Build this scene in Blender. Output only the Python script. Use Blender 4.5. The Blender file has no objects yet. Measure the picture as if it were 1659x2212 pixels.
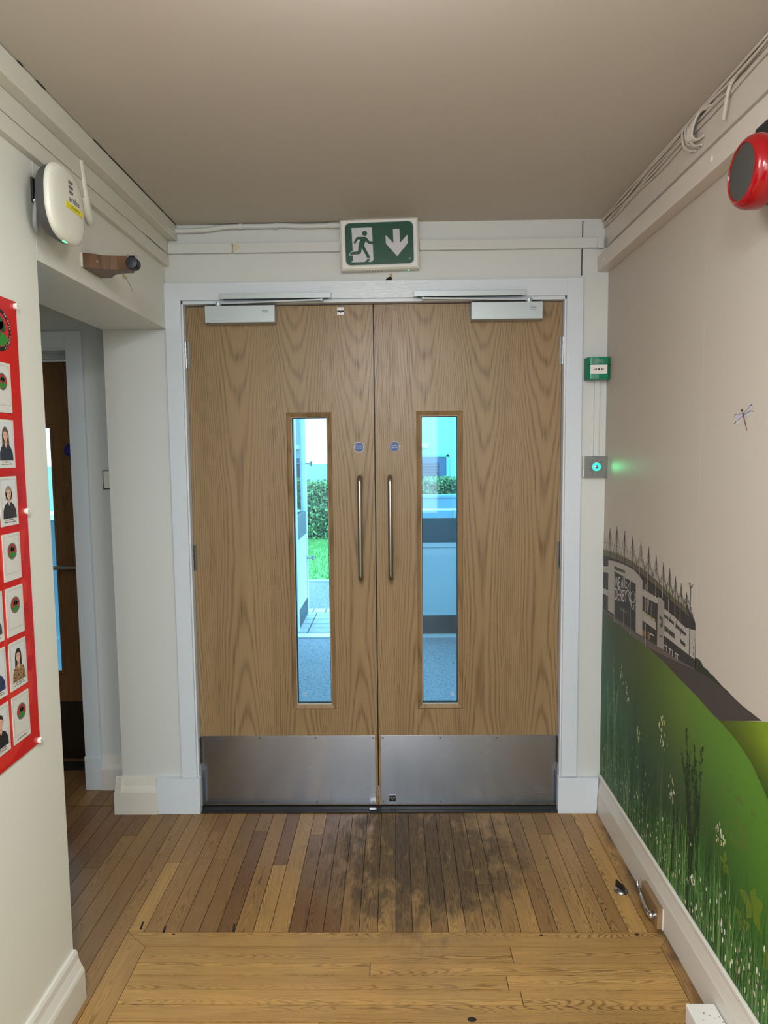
import bpy, bmesh, math, random
import numpy as np
from mathutils import Vector, Matrix
random.seed(7)
S = bpy.context.scene
COL = S.collection
R = math.radians
# ---------------------------------------------------------------- camera, world, light, exposure
cam_d = bpy.data.cameras.new('camera'); cam = bpy.data.objects.new('camera', cam_d); COL.objects.link(cam)
cam_d.sensor_fit = 'HORIZONTAL'; cam_d.sensor_width = 36.0; cam_d.lens = 1492.0 / 1659.0 * 36.0
_r = Vector((0.9998302, 0.01527755, -0.0103036)); _u = Vector((0.00892716, 0.08757655, 0.99611779)); _f = Vector((-0.01612059, 0.99604063, -0.0874253))
M = Matrix.Identity(4)
for i in range(3):
    M[i][0] = _r[i]; M[i][1] = _u[i]; M[i][2] = -_f[i]
M[0][3], M[1][3], M[2][3] = 0.0765716, -2.6616828, 1.438809
cam.matrix_world = M; cam_d.clip_start = 0.02; cam_d.clip_end = 200
S.camera = cam
w = bpy.data.worlds.new('sky'); S.world = w; w.use_nodes = True
w.node_tree.nodes['Background'].inputs[0].default_value = (0.80, 0.93, 1.0, 1)
w.node_tree.nodes['Background'].inputs[1].default_value = 4.0
def area(name, loc, size, power, color, rot=(0, 0, 0), shape='DISK', sy=None):
    d = bpy.data.lights.new(name, 'AREA'); d.shape = shape; d.size = size
    if sy: d.size_y = sy
    d.energy = power; d.color = color
    o = bpy.data.objects.new(name, d); COL.objects.link(o); o.location = loc; o.rotation_euler = rot
    return o
def bulb(name, loc, radius, power, color):
    d = bpy.data.lights.new(name, 'POINT'); d.energy = power; d.color = color; d.shadow_soft_size = radius
    o = bpy.data.objects.new(name, d); COL.objects.link(o); o.location = loc; return o
WARM = (1.0, 0.985, 0.93)
LAMP = (0.945, 0.995, 1.0)
bulb('corridor_lamp_and_fill', (0.03, -1.70, 2.08), 0.10, 5.0, LAMP)
area('corridor_lamp_and_fill_down', (0.03, -1.72, 2.20), 0.26, 3.5, LAMP)
bulb('corridor_lamp_and_fill', (0.03, -2.85, 2.02), 0.12, 10.0, LAMP)  # extra fill behind the camera, added to even out the walls
area('corridor_lamp_and_fill_down', (0.03, -2.85, 2.20), 0.30, 34.0, LAMP)  # downward half of the added fill, no fitting known here
bulb('corridor_lamp_and_fill', (0.03, -4.8, 2.10), 0.12, 22.0, LAMP)  # another added fill further back in the corridor
area('rear_fill', (0.0, -6.62, 1.35), 1.3, 25.0, (0.86, 0.94, 1.0), (R(90), 0, 0), 'RECTANGLE', 1.5)  # added cool fill light; the back wall has no window
bulb('side_room_lamp', (-1.75, -1.6, 2.1), 0.12, 0.5, WARM)
area('lobby_fill', (0.0, 1.3, 2.27), 0.5, 22.0, (0.86, 0.94, 1.0))  # added fill above the carpet, on top of the daylight
S.view_settings.view_transform = 'Standard'; S.view_settings.look = 'None'
S.view_settings.exposure = 0.62; S.view_settings.gamma = 1.0
S.view_settings.use_curve_mapping = False

# ---------------------------------------------------------------- helpers
def lin(c):
    r = []
    for v in c[:3]:
        v = v / 255.0
        r.append(v / 12.92 if v <= 0.04045 else ((v + 0.055) / 1.055) ** 2.4)
    return tuple(r)
ORG = {}
class B:
    def __init__(s): s.v = []; s.f = []; s.m = []; s.c = []; s.uv = []
    def add(s, vs, fs, mi=0, col=None, uvs=None):
        n = len(s.v); s.v += [tuple(p) for p in vs]
        for k, f in enumerate(fs):
            s.f.append([i + n for i in f]); s.m.append(mi); s.c.append(col); s.uv.append(uvs[k] if uvs else None)
        return s
    def box(s, x0, x1, y0, y1, z0, z1, mi=0):
        x0, x1 = min(x0, x1), max(x0, x1); y0, y1 = min(y0, y1), max(y0, y1); z0, z1 = min(z0, z1), max(z0, z1)
        v = [(x0, y0, z0), (x1, y0, z0), (x1, y1, z0), (x0, y1, z0), (x0, y0, z1), (x1, y0, z1), (x1, y1, z1), (x0, y1, z1)]
        return s.add(v, [(0, 3, 2, 1), (4, 5, 6, 7), (0, 1, 5, 4), (1, 2, 6, 5), (2, 3, 7, 6), (3, 0, 4, 7)], mi)
    def prism(s, pts, fn, a, b, mi=0):
        """pts 2D loop, fn(u,v,w)->xyz extruded from w=a to w=b"""
        n = len(pts); vs = [fn(u, v, a) for u, v in pts] + [fn(u, v, b) for u, v in pts]
        fs = [tuple(range(n))[::-1], tuple(range(n, 2 * n))] + [(i, (i + 1) % n, n + (i + 1) % n, n + i) for i in range(n)]
        return s.add(vs, fs, mi)
    def poly(s, pts, mi=0, col=None): return s.add(pts, [tuple(range(len(pts)))], mi, col)
    def tube(s, path, r, n=12, mi=0, cap=True):
        path = [Vector(p) for p in path]; rings = []
        rr = r if isinstance(r, (list, tuple)) else [r] * len(path)
        up = None
        for i, p in enumerate(path):
            t = (path[min(i + 1, len(path) - 1)] - path[max(i - 1, 0)]).normalized()
            if up is None:
                up = Vector((0, 0, 1)) if abs(t.z) < .9 else Vector((1, 0, 0))
            a = t.cross(up); a = a.normalized() if a.length > 1e-6 else Vector((1, 0, 0)); b = a.cross(t).normalized(); up = b
            rings.append([p + (a * math.cos(2 * math.pi * k / n) + b * math.sin(2 * math.pi * k / n)) * rr[i] for k in range(n)])
        vs = [q for g in rings for q in g]; fs = []
        for i in range(len(path) - 1):
            for k in range(n):
                fs.append((i * n + k, i * n + (k + 1) % n, (i + 1) * n + (k + 1) % n, (i + 1) * n + k))
        if cap: fs += [tuple(range(n)), tuple(range((len(path) - 1) * n, len(path) * n))]
        return s.add(vs, fs, mi)
    def lathe(s, prof, fn, n=32, mi=0):
        """prof [(radius, height)], fn(a,b,h)->xyz"""
        vs = []; fs = []
        for r, h in prof:
            for k in range(n):
                t = 2 * math.pi * k / n; vs.append(fn(r * math.cos(t), r * math.sin(t), h))
        for i in range(len(prof) - 1):
            for k in range(n): fs.append((i * n + k, i * n + (k + 1) % n, (i + 1) * n + (k + 1) % n, (i + 1) * n + k))
        fs += [tuple(range(n)), tuple(range((len(prof) - 1) * n, len(prof) * n))]
        return s.add(vs, fs, mi)
    def text(s, body, size, fn, mi=0, col=None, align='CENTER', xs=1.0):
        cu = bpy.data.curves.new('txt', 'FONT'); cu.body = body; cu.size = size; cu.align_x = align; cu.align_y = 'CENTER'
        cu.resolution_u = 3
        o = bpy.data.objects.new('txt', cu); COL.objects.link(o)
        dg = bpy.context.evaluated_depsgraph_get(); me = o.evaluated_get(dg).to_mesh()
        vs = [fn(q.co.x * xs, q.co.y) for q in me.vertices]; fs = [tuple(p.vertices) for p in me.polygons]
        bpy.data.objects.remove(o); bpy.data.curves.remove(cu)
        return s.add(vs, fs, mi, col)
def mk(name, b, mats, parent=None, origin=None, bevel=0, smooth=False, fixn=True, seg=2):
    if not isinstance(mats, (list, tuple)): mats = [mats]
    if parent is not None: org = ORG[parent.name]
    elif origin is not None: org = Vector(origin)
    else:
        a = np.array(b.v); org = Vector(((a[:, 0].min() + a[:, 0].max()) / 2, (a[:, 1].min() + a[:, 1].max()) / 2, a[:, 2].min()))
    org = Vector(org)
    me = bpy.data.meshes.new(name)
    me.from_pydata([tuple(Vector(p) - org) for p in b.v], [], b.f)
    for m in mats: me.materials.append(m)
    for p, i in zip(me.polygons, b.m): p.material_index = i
    if any(c is not None for c in b.c):
        at = me.color_attributes.new('ink', 'FLOAT_COLOR', 'CORNER')
        for p, c in zip(me.polygons, b.c):
            for j, li in enumerate(p.loop_indices):
                cc = c[j] if isinstance(c, list) else (c or (1, 1, 1))
                at.data[li].color = (cc[0], cc[1], cc[2], 1)
    if any(u is not None for u in b.uv):
        ul = me.uv_layers.new(name='UVMap')
        for p, u in zip(me.polygons, b.uv):
            if u:
                for j, li in enumerate(p.loop_indices): ul.data[li].uv = u[j]
    me.validate(clean_customdata=False)
    if fixn or bevel:
        bm = bmesh.new(); bm.from_mesh(me)
        if fixn: bmesh.ops.recalc_face_normals(bm, faces=bm.faces)
        if bevel:
            es = [e for e in bm.edges if len(e.link_faces) == 2 and e.calc_face_angle(0) > 0.6]
            bmesh.ops.bevel(bm, geom=es, offset=bevel, segments=seg, profile=0.6, affect='EDGES', clamp_overlap=True)
        bm.to_mesh(me); bm.free()
    if smooth:
        for p in me.polygons: p.use_smooth = True
        try: me.set_sharp_from_angle(angle=R(38))
        except Exception: pass
    o = bpy.data.objects.new(name, me); COL.objects.link(o)
    if parent is not None: o.parent = parent
    else: o.location = org
    ORG[o.name] = org
    return o
def thing(name, loc, label, cat, group=None):
    o = bpy.data.objects.new(name, None); COL.objects.link(o); o.location = loc; o.empty_display_size = .05
    ORG[o.name] = Vector(loc); return tag(o, label, cat, group)
def tag(o, label, cat, group=None, kind=None):
    o['label'] = label; o['category'] = cat
    if group: o['group'] = group
    if kind: o['kind'] = kind
    return o
def struct(o, label=None):
    o['kind'] = 'structure'
    if label: o['label'] = label
    return o

# ---------------------------------------------------------------- materials
class V:
    nt = None
    def __init__(s, k): s.k = k
    @staticmethod
    def op(o, *a):
        n = V.nt.nodes.new('ShaderNodeMath'); n.operation = o
        for i, x in enumerate(a):
            if isinstance(x, V): V.nt.links.new(x.k, n.inputs[i])
            else: n.inputs[i].default_value = x
        return V(n.outputs[0])
    def __add__(s, o): return V.op('ADD', s, o)
    def __radd__(s, o): return V.op('ADD', o, s)
    def __sub__(s, o): return V.op('SUBTRACT', s, o)
    def __rsub__(s, o): return V.op('SUBTRACT', o, s)
    def __mul__(s, o): return V.op('MULTIPLY', s, o)
    __rmul__ = __mul__
    def __truediv__(s, o): return V.op('DIVIDE', s, o)
    def __pow__(s, o): return V.op('POWER', s, o)
    def floor(s): return V.op('FLOOR', s)
    def fract(s): return V.op('FRACT', s)
    def sin(s): return V.op('SINE', s)
    def abs(s): return V.op('ABSOLUTE', s)
    def clamp(s): n = V.op('ADD', s, 0.0); n.k.node.use_clamp = True; return n
    def step(s, a, b): return ((s - a) / (b - a)).clamp()
    def gt(s, o): return V.op('GREATER_THAN', s, o)
def vec(x, y, z):
    n = V.nt.nodes.new('ShaderNodeCombineXYZ')
    for i, a in enumerate((x, y, z)):
        if isinstance(a, V): V.nt.links.new(a.k, n.inputs[i])
        else: n.inputs[i].default_value = a
    return V(n.outputs[0])
def sep(v):
    n = V.nt.nodes.new('ShaderNodeSeparateXYZ'); V.nt.links.new(v.k, n.inputs[0]); return [V(o) for o in n.outputs]
def noise(v, scale=1, detail=2, rough=.5):
    n = V.nt.nodes.new('ShaderNodeTexNoise'); n.inputs['Scale'].default_value = scale; n.inputs['Detail'].default_value = detail
    n.inputs['Roughness'].default_value = rough; V.nt.links.new(v.k, n.inputs['Vector']); return V(n.outputs['Fac'])
def voro(v, scale=1):
    n = V.nt.nodes.new('ShaderNodeTexVoronoi'); n.inputs['Scale'].default_value = scale; V.nt.links.new(v.k, n.inputs['Vector']); return V(n.outputs['Distance'])
def mix(f, a, b):
    n = V.nt.nodes.new('ShaderNodeMix'); n.data_type = 'RGBA'
    for i, x in ((0, f), (6, a), (7, b)):
        if isinstance(x, V): V.nt.links.new(x.k, n.inputs[i])
        else: n.inputs[i].default_value = (*x[:3], 1) if isinstance(x, tuple) else x
    return V(n.outputs[2])
def coord(kind='Object'):
    n = V.nt.nodes.new('ShaderNodeTexCoord'); return V(n.outputs[kind])
def wpos():
    n = V.nt.nodes.new('ShaderNodeNewGeometry'); return V(n.outputs['Position'])
def new(name):
    m = bpy.data.materials.new(name); m.use_nodes = True; V.nt = m.node_tree
    return m, m.node_tree.nodes['Principled BSDF']
def setp(b, color=None, rough=None, metal=None, bump=None, bs=.3, bd=.002, coat=None, spec=None):
    def s(k, x):
        if isinstance(x, V): V.nt.links.new(x.k, b.inputs[k])
        elif isinstance(x, tuple): b.inputs[k].default_value = (*x[:3], 1)
        else: b.inputs[k].default_value = x
    if color is not None: s('Base Color', color)
    if rough is not None: s('Roughness', rough)
    if metal is not None: s('Metallic', metal)
    if coat is not None: s('Coat Weight', coat); b.inputs['Coat Roughness'].default_value = .12
    if spec is not None: s('Specular IOR Level', spec)
    if bump is not None:
        n = V.nt.nodes.new('ShaderNodeBump'); n.inputs['Strength'].default_value = bs; n.inputs['Distance'].default_value = bd
        V.nt.links.new(bump.k, n.inputs['Height']); V.nt.links.new(n.outputs[0], b.inputs['Normal'])
def paint(name, rgb, rough=.45, bs=.15, sc=60, dirt=.06):
    m, b = new(name); p = coord(); c = lin(rgb)
    n1 = noise(p, 3.5, 4); n2 = noise(p, sc, 3)
    setp(b, mix((n1 - .5) * 2 * dirt + dirt, c, tuple(x * .7 for x in c)), rough, bump=n2 * .7 + noise(p, sc / 8, 2) * .8, bs=bs, bd=.002)
    return m
def plain(name, rgb, rough=.5, metal=0., sc=40, var=.08):
    m, b = new(name); p = coord(); c = lin(rgb)
    setp(b, mix(noise(p, sc, 3) * var * 2, c, tuple(x * .6 for x in c)), rough + (noise(p, sc / 2, 2) - .5) * .1, metal, bump=noise(p, sc * 4, 2), bs=.05, bd=.0006)
    return m
def emit(name, rgb, st):
    m, b = new(name); b.inputs['Emission Color'].default_value = (*lin(rgb), 1); b.inputs['Emission Strength'].default_value = st
    setp(b, lin(rgb), .4); return m
def oak_door(name, light, dark, lw=.235, contrast=1.0, K1=620., K2=5.):
    m, b = new(name); x, y, z = sep(coord())
    ux = x / lw + 50.25; idx = ux.floor(); fu = (ux.fract() - .5) * lw
    sd = (idx * 12.9898).sin() * 43.7; sd = sd.fract()
    fu2 = fu + (noise(vec(x * 2.0, z * 1.6, idx * 3.1), 1, 2) - .5) * .05
    zc = z - 1.0 + (sd - .5) * .5
    w = noise(vec(x * 9, z * 1.1, idx * 7.7), 1, 3)
    s = fu2 * fu2 * K1 - zc * zc * K2 + w * 3.2
    ring = ((s * 6.2832).sin() * .5 + .5) ** 2.5
    p1 = noise(vec(x * 430, z * 7, 2.2), 1, 2, .6); p2 = noise(vec(x * 150, z * 2.2, 6.1), 1, 3, .6)
    pores = p1.step(.52, .72)
    tone = noise(vec(x * 5, z * .7, idx * 1.7), 1, 3)
    f = (ring * (p2 * .9 + .15) * .62 + pores * (ring * .5 + .32) * .55 + (p2 - .5) * .35 + (tone - .5) * .5 + (sd - .5) * .12) * contrast
    setp(b, mix(f.clamp(), light, dark), .34 + pores * .12, bump=(pores + ring * .4) * -1.0, bs=.18, bd=.0006, spec=.35)
    return m
M_oak = oak_door('oak_veneer', lin((150, 124, 90)), lin((84, 60, 36)))
M_bead = oak_door('oak_bead', lin((150, 122, 88)), lin((96, 70, 44)), lw=.05, K1=300.)
M_dark_oak = oak_door('dark_oak_veneer', lin((128, 92, 56)), lin((66, 42, 24)), lw=.3)  # side door's own dark wood
def plank_mat():
    m, b = new('oak_plank_floor'); u, v, _ = sep(coord('UV'))
    at = V.nt.nodes.new('ShaderNodeVertexColor'); at.layer_name = 'ink'; tone, seed, _g = sep(V(at.outputs[0]))
    P = wpos(); px, py, pz = sep(P)
    fu = u + (seed - .5) * .05 + (noise(vec(v * 3, seed * 91, 1.0), 1, 2) - .5) * .035
    zc = v - seed * 1.3
    wv = noise(vec(u * 22, v * 4, seed * 50), 1, 3)
    s = fu * fu * 9000. + (zc * zc * -14.) + wv * 6.5 + noise(vec(u * 4, v * .8, seed * 9), 1, 2) * 5.
    ring = ((s * 6.2832).sin() * .5 + .5) ** 3.5 * (noise(vec(u * 12, v * 2.5, seed * 17), 1, 2).step(.3, .7) * .8 + .2)
    p1 = noise(vec(u * 620, v * 14, seed * 70), 1, 2, .6); p2 = noise(vec(u * 210, v * 5, seed * 30), 1, 3)
    pores = p1.step(.5, .68)
    base = mix(tone, lin((118, 84, 52)), lin((192, 150, 88)))
    c = mix((ring * .68 + pores * .42 * (ring * .6 + .4) + (p2 - .5) * .5 + .06).clamp(), base, lin((70, 44, 24)))
    # worn, blackened patch of wood in front of the doors (its own ragged shape)
    d1 = ((px - .16) * (px - .16) * 4.6 + (py + .32) * (py + .32) * 4.0)
    d2 = ((px - .10) * (px - .10) * 22.0 + (py + .40) * (py + .40) * 26.0)
    n = noise(P, 9, 5, .62)
    grey = ((1.12 - d1) * .9 + (n - .5) * 1.6).step(.15, .8)
    n2 = noise(vec(px * 26, py * 9, 3.), 1, 4, .65)
    n3 = noise(P, 5.5, 3, .6)
    blk = ((1.05 - d1 * 1.05) + (n2 - .5) * 2.1 + (n3 - .5) * 1.9).step(.30, .80) * (1.25 - d1 * .9).clamp()
    cg = mix((pores * .75 + ring * .4).clamp(), lin((146, 118, 80)), lin((52, 40, 28)))
    c = mix(grey * .55, c, cg)
    c = mix(blk * .86 * (pores * .3 + .72), c, lin((40, 36, 30)))
    # general scuffs
    sc = noise(P, 2.3, 5, .6).step(.5, .75)
    c = mix(sc * .28, c, lin((74, 56, 38)))
    # black grime in the corner along the right skirting
    g = (px - .838 + (noise(P, 14, 3) - .5) * .05).step(0.0, .02) * noise(P, 6, 3).step(.38, .6)
    c = mix(g * .8, c, lin((44, 34, 26)))
    setp(b, c, (grey * .14 + pores * .1 + blk * .1 + noise(P, 30, 3) * .12 + .26), bump=(pores * -1 + noise(P, 4, 2) * .6), bs=.25, bd=.0008, spec=.42)
    return m
M_floor = plank_mat()
M_gap = plain('dark_gap', (30, 24, 18), .9)
M_wall = paint('cream_wall_paint', (220, 220, 212), .42, .12, 70)
M_wallr = paint('white_wall_paint', (206, 208, 206), .5, .15, 60, .07)
M_beam = paint('painted_box_trunking', (214, 212, 201), .4, .15, 25, .05)
M_ceil = paint('ceiling_paint', (194, 187, 176), .62, .08, 90, .03)
M_gloss = paint('white_gloss_paint', (210, 217, 226), .28, .10, 40, .03)
M_skirt = paint('cream_gloss_paint', (214, 210, 202), .3, .15, 30, .07)
def ridged():
    m, b = new('brushed_gloss_paint'); x, y, z = sep(coord()); c = lin((210, 217, 226))
    r = noise(vec(x * 14, y * 3, z * 620), 1, 3, .6)
    setp(b, mix(noise(coord(), 4, 3) * .12, c, tuple(q * .75 for q in c)), .2, bump=r, bs=.35, bd=.0016); return m
M_ridge = ridged()
M_black = plain('black_rubber', (26, 26, 28), .55)
M_bplas = plain('black_plastic', (30, 33, 42), .45)
M_wplas = plain('white_plastic', (226, 225, 218), .35, var=.03)
M_cable = plain('painted_cable', (204, 196, 186), .5, var=.1)
M_alu = plain('satin_aluminium', (184, 192, 196), .38, .35, var=.05)
M_chrome = plain('chrome', (205, 205, 208), .14, 1.)
M_steel = plain('dull_steel', (150, 150, 150), .3, 1., var=.2)
def brushed():
    m, b = new('brushed_steel'); p = coord(); x, y, z = sep(p)
    n = noise(vec(x * 9, y, z * 900), 1, 3, .6); st = noise(p, 4, 4, .6)
    setp(b, mix((st * .35).clamp(), lin((172, 177, 188)), lin((122, 128, 140))), n * .10 + st * .14 + .13, 1., bump=n, bs=.05, bd=.0004)
    b.inputs['Anisotropic'].default_value = .85
    t = vec(0., 0., 1.); V.nt.links.new(t.k, b.inputs['Tangent']); return m
M_brush = brushed()
M_handle = plain('satin_steel_tube', (168, 162, 152), .30, 1., sc=4, var=.03)
M_green = plain('call_point_green', (0, 122, 88), .32, var=.05)
M_sgreen = plain('sign_green', (0, 70, 46), .38, var=.04)
M_swhite = plain('sign_white', (196, 196, 204), .4, var=.02)
M_blue = plain('sign_blue', (16, 60, 132), .4, var=.04)
M_dblue = plain('sign_dark_blue', (10, 22, 120), .4, var=.04)
M_red = plain('siren_red', (150, 12, 20), .16, var=.04)
M_grey = plain('siren_grey', (66, 67, 64), .55)
M_yel = plain('yellow_tape', (228, 214, 20), .5, var=.05)
M_ink = plain('black_ink', (30, 30, 30), .6)
M_led = emit('green_led', (60, 255, 120), 3.)
M_ringled = emit('green_ring_led', (20, 255, 170), 3.2)
M_walnut = oak_door('stained_wood', lin((104, 74, 52)), lin((62, 40, 28)), lw=.08, K1=900.)
M_reveal = plain('pale_reveal', (196, 190, 176), .35, var=.05)
def inkmat(name, rough=.45, spec=.4, bs=.05, grain=0.):
    m, b = new(name); at = V.nt.nodes.new('ShaderNodeVertexColor'); at.layer_name = 'ink'
    p = coord(); n = noise(p, 160, 2)
    setp(b, mix((n * .06).clamp(), V(at.outputs[0]), (0.2, 0.18, 0.16)), rough, bump=n, bs=bs, bd=.0008, spec=spec); return m
M_print = inkmat('printed_vinyl', .5, .3, .12)
M_card = inkmat('printed_card', .35)
M_board = inkmat('red_gloss_print', .16, .5, .02)
def glass(name, tint, fac=.07):
    m = bpy.data.materials.new(name); m.use_nodes = True; nt = m.node_tree; nt.nodes.clear()
    o = nt.nodes.new('ShaderNodeOutputMaterial'); t = nt.nodes.new('ShaderNodeBsdfTransparent'); t.inputs[0].default_value = (*tint, 1)
    g = nt.nodes.new('ShaderNodeBsdfGlossy'); g.inputs['Roughness'].default_value = .03; g.inputs[0].default_value = (.9, .95, 1, 1)
    fr = nt.nodes.new('ShaderNodeFresnel'); fr.inputs[0].default_value = 1.45
    x = nt.nodes.new('ShaderNodeMixShader'); nt.links.new(fr.outputs[0], x.inputs[0]); nt.links.new(t.outputs[0], x.inputs[1]); nt.links.new(g.outputs[0], x.inputs[2])
    nt.links.new(x.outputs[0], o.inputs[0]); return m
M_glass = glass('daylight_blue_fire_glass', (.60, .88, 1.0))  # blue tint stands in for the cool daylight cast beyond the panes
M_glass2 = glass('clear_glass', (.8, .97, 1.0))

# ---------------------------------------------------------------- floor
fb = B()
def plank(x0, x1, y0, y1, along='y', tone=None, seed=None):
    g = .0010; tone = random.random() if tone is None else tone; seed = random.random() if seed is None else seed
    x0 += g; x1 -= g; y0 += g; y1 -= g
    cx, cy = (x0 + x1) / 2, (y0 + y1) / 2
    def uv(x, y): return (x - cx, y - y0) if along == 'y' else (y - cy, x - x0)
    v = [(x0, y0, -.004), (x1, y0, -.004), (x1, y1, -.004), (x0, y1, -.004), (x0, y0, 0), (x1, y0, 0), (x1, y1, 0), (x0, y1, 0)]
    fs = [(4, 5, 6, 7), (0, 1, 5, 4), (1, 2, 6, 5), (2, 3, 7, 6), (3, 0, 4, 7)]
    fb.add(v, fs, 0, (tone, seed, 0), [[uv(v[i][0], v[i][1]) for i in f] for f in fs])
def run(a0, a1, b0, b1, along, tone_fn, lens=(.45, 1.3)):
    t = b0 - random.random() * lens[0]
    while t < b1:
        e = t + random.uniform(*lens)
        lo, hi = max(t, b0), min(e, b1)
        if hi - lo > .05:
            if b1 - hi < .12: hi = b1; e = b1 + .01
            if along == 'y': plank(a0, a1, lo, hi, 'y', tone_fn())
            else: plank(lo, hi, a0, a1, 'x', tone_fn())
            t = hi
        else: t = e
        if t >= b1: break
x = -.743
while x < .885:
    wd = random.choice((.053, .056, .05, .058)); x1 = x + wd
    cl = (x + .743) / 1.6
    run(x, min(x1, .887), -.705, .012, 'y', lambda: min(1, max(0, random.gauss(.30 + .34 * min(1, cl * 1.2), .27))), (.35, 1.2)); x = x1
x = -.743
while x > -2.5:
    wd = random.choice((.053, .056, .05, .058))
    run(x - wd, x, -3.0, .038, 'y', lambda: min(.6, max(0, random.gauss(.16, .12))), (.6, 1.6)); x -= wd
x = -1.03
while x > -2.5:
    run(x - .056, x, .042, .47, 'y', lambda: max(0, random.gauss(.15, .1)), (.9, 1.3)); x -= .056
def quadp(pts, along, tone, seed=.4):
    c = np.mean(np.array(pts), axis=0)
    uv = [((p[0] - c[0], p[1] + 2) if along == 'y' else (p[1] - c[1], p[0] + 1)) for p in pts]
    fb.add([(p[0], p[1], 0) for p in pts] + [(p[0], p[1], -.004) for p in pts], [(0, 1, 2, 3), (0, 1, 5, 4), (1, 2, 6, 5), (2, 3, 7, 6), (3, 0, 4, 7)], 0, (tone, seed, 0), [uv, uv, uv, uv, uv])
XL0, XL1, XR0, XR1 = -.742, -.668, .835, .887
quadp([(XL0, -.7065), (XL1, -.7655), (XR0, -.7655), (XR1, -.7065)], 'x', .75, .13)
quadp([(XL0, -.708), (XL0, -3.2), (XL1, -3.2), (XL1, -.767)], 'y', .72, .57)
quadp([(XR1, -.708), (XR0, -.767), (XR0, -3.2), (XR1, -3.2)], 'y', .5, .81)
y = -.767; k = 0
while y > -3.2:
    wd = (.064, .046, .051, .052, .055)[k % 5]; k += 1
    run(y - wd, y, XL1 + .0008, XR0 - .0008, 'x', lambda: min(1, max(.45, random.gauss(.82, .12))), (1.1, 2.2)); y -= wd
fl = mk('floor', fb, M_floor, origin=(0, 0, 0), fixn=False); struct(fl)
sf = B().box(-2.6, 1.0, -6.7, .012, -.08, -.0045).box(-2.6, -1.03, .012, .47, -.08, -.0045)
sf.box(-2.6, 1.0, -6.7, -3.2, -.08, -.0005)
mk('subfloor', sf, M_gap, fl)
# nail holes and knots
kn = B()
for (a, b_, r) in ((.785, -.715, .006), (.50, -.718, .005), (-.60, -.716, .004), (-.05, -.717, .004), (.26, -1.025, .010), (.62, -.5, .003), (.60, -.33, .003), (.66, -.42, .0025)):
    kn.lathe([(r, 0.0002), (r * .8, .0005)], lambda p, q, h, a=a, b_=b_: (a + p * 1.2, b_ + q * .8, h), 10)
for (a, b_, l) in ((-.715, -.66, .035), (-.64, -.68, .03), (-.43, -.67, .035)):
    kn.add([(a, b_, .0004), (a + .004, b_ - l, .0004), (a + .011, b_ - l, .0004), (a + .006, b_, .0004)], [(0, 1, 2, 3)])
mk('nail_holes', kn, M_gap, fl)

# ---------------------------------------------------------------- walls and ceiling
XLW, XRW, ZC = -.784, .8813, 2.29
ce = struct(mk('ceiling', B().box(-2.7, 1.05, -6.8, 2.72, ZC, 2.40), M_ceil, origin=(0, 0, ZC)))
wl = B()
wl.box(-1.03, XLW, -6.7, -.957, 0, ZC).box(-1.03, XLW, -.957, 0, 1.909, ZC)
wlo = struct(mk('wall_left', wl, M_wall, origin=(XLW, -.957, 0), bevel=.002))
wr = struct(mk('wall_right', B().box(XRW, 1.05, -6.7, .12, 0, ZC), M_wall, origin=(XRW, 0, 0)))
struct(mk('wall_back', B().box(-1.1, 1.05, -6.8, -6.7, 0, ZC), M_wall))
wf = B()
wf.box(-1.03, -.74, 0, .2, 0, 1.909).box(-1.03, XLW, .0005, .2, 1.909, ZC).box(XLW, -.74, 0, .2, 1.909, ZC)
wf.box(-.74, .74, 0, .14, 2.03, ZC).box(.74, 1.05, 0, .14, 0, ZC)
wfo = struct(mk('wall_far', wf, M_wallr, origin=(0, 0, 0)))
# crack lines and torn hole in the panel above the door
cr = B()
cr.box(.781, .7845, -.0012, .001, 2.185, 2.216).box(.780, .7835, -.0012, .001, 2.086, 2.183).box(.7815, .785, -.0012, .001, 2.225, 2.283)
cr.poly([(.048, -.001, 2.0765), (.072, -.001, 2.0765), (.073, -.001, 2.090), (.067, -.001, 2.094), (.058, -.001, 2.090), (.050, -.001, 2.083)])
for a, b_, h in ((.07, .17, .004), (.20, .32, .003), (.33, .46, .0025), (.48, .60, .0035), (.60, .78, .003)):
    cr.poly([(a, -.001, 2.0755), (b_, -.001, 2.0755), ((a + b_) / 2 + .01, -.001, 2.0755 + h), ((a * 2 + b_) / 3, -.001, 2.0755 + h * .8)])
cr.box(-.784, .78, -.0011, .001, 2.0752, 2.0762)
mk('crack', cr, M_gap, wfo)
mk('bare_patch', B().poly([(.0648, -.0015, 2.091), (.0725, -.0015, 2.090), (.073, -.0015, 2.101), (.069, -.0015, 2.105), (.063, -.0015, 2.099)]), plain('bare_wood', (176, 146, 110), .8), wfo)
mk('bare_patch', B().poly([(.7835, -.0012, 1.706), (.797, -.0012, 1.708), (.799, -.0012, 1.768), (.794, -.0012, 1.766), (.785, -.0012, 1.762)]), plain('bare_brown_strip', (132, 112, 66), .7), wfo)
st = B()
st.poly([(XLW + .0006, -.425, 2.006), (XLW + .0006, -.405, 2.014), (XLW + .0006, -.388, 2.010), (XLW + .0006, -.376, 1.998), (XLW + .0006, -.392, 2.0), (XLW + .0006, -.415, 1.998)])
st.poly([(XLW + .0006, -.392, 2.002), (XLW + .0006, -.366, 1.996), (XLW + .0006, -.336, 1.972), (XLW + .0006, -.340, 1.972), (XLW + .0006, -.37, 1.992)])
mk('stain', st, plain('old_filler', (190, 176, 140), .6), wlo)
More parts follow.
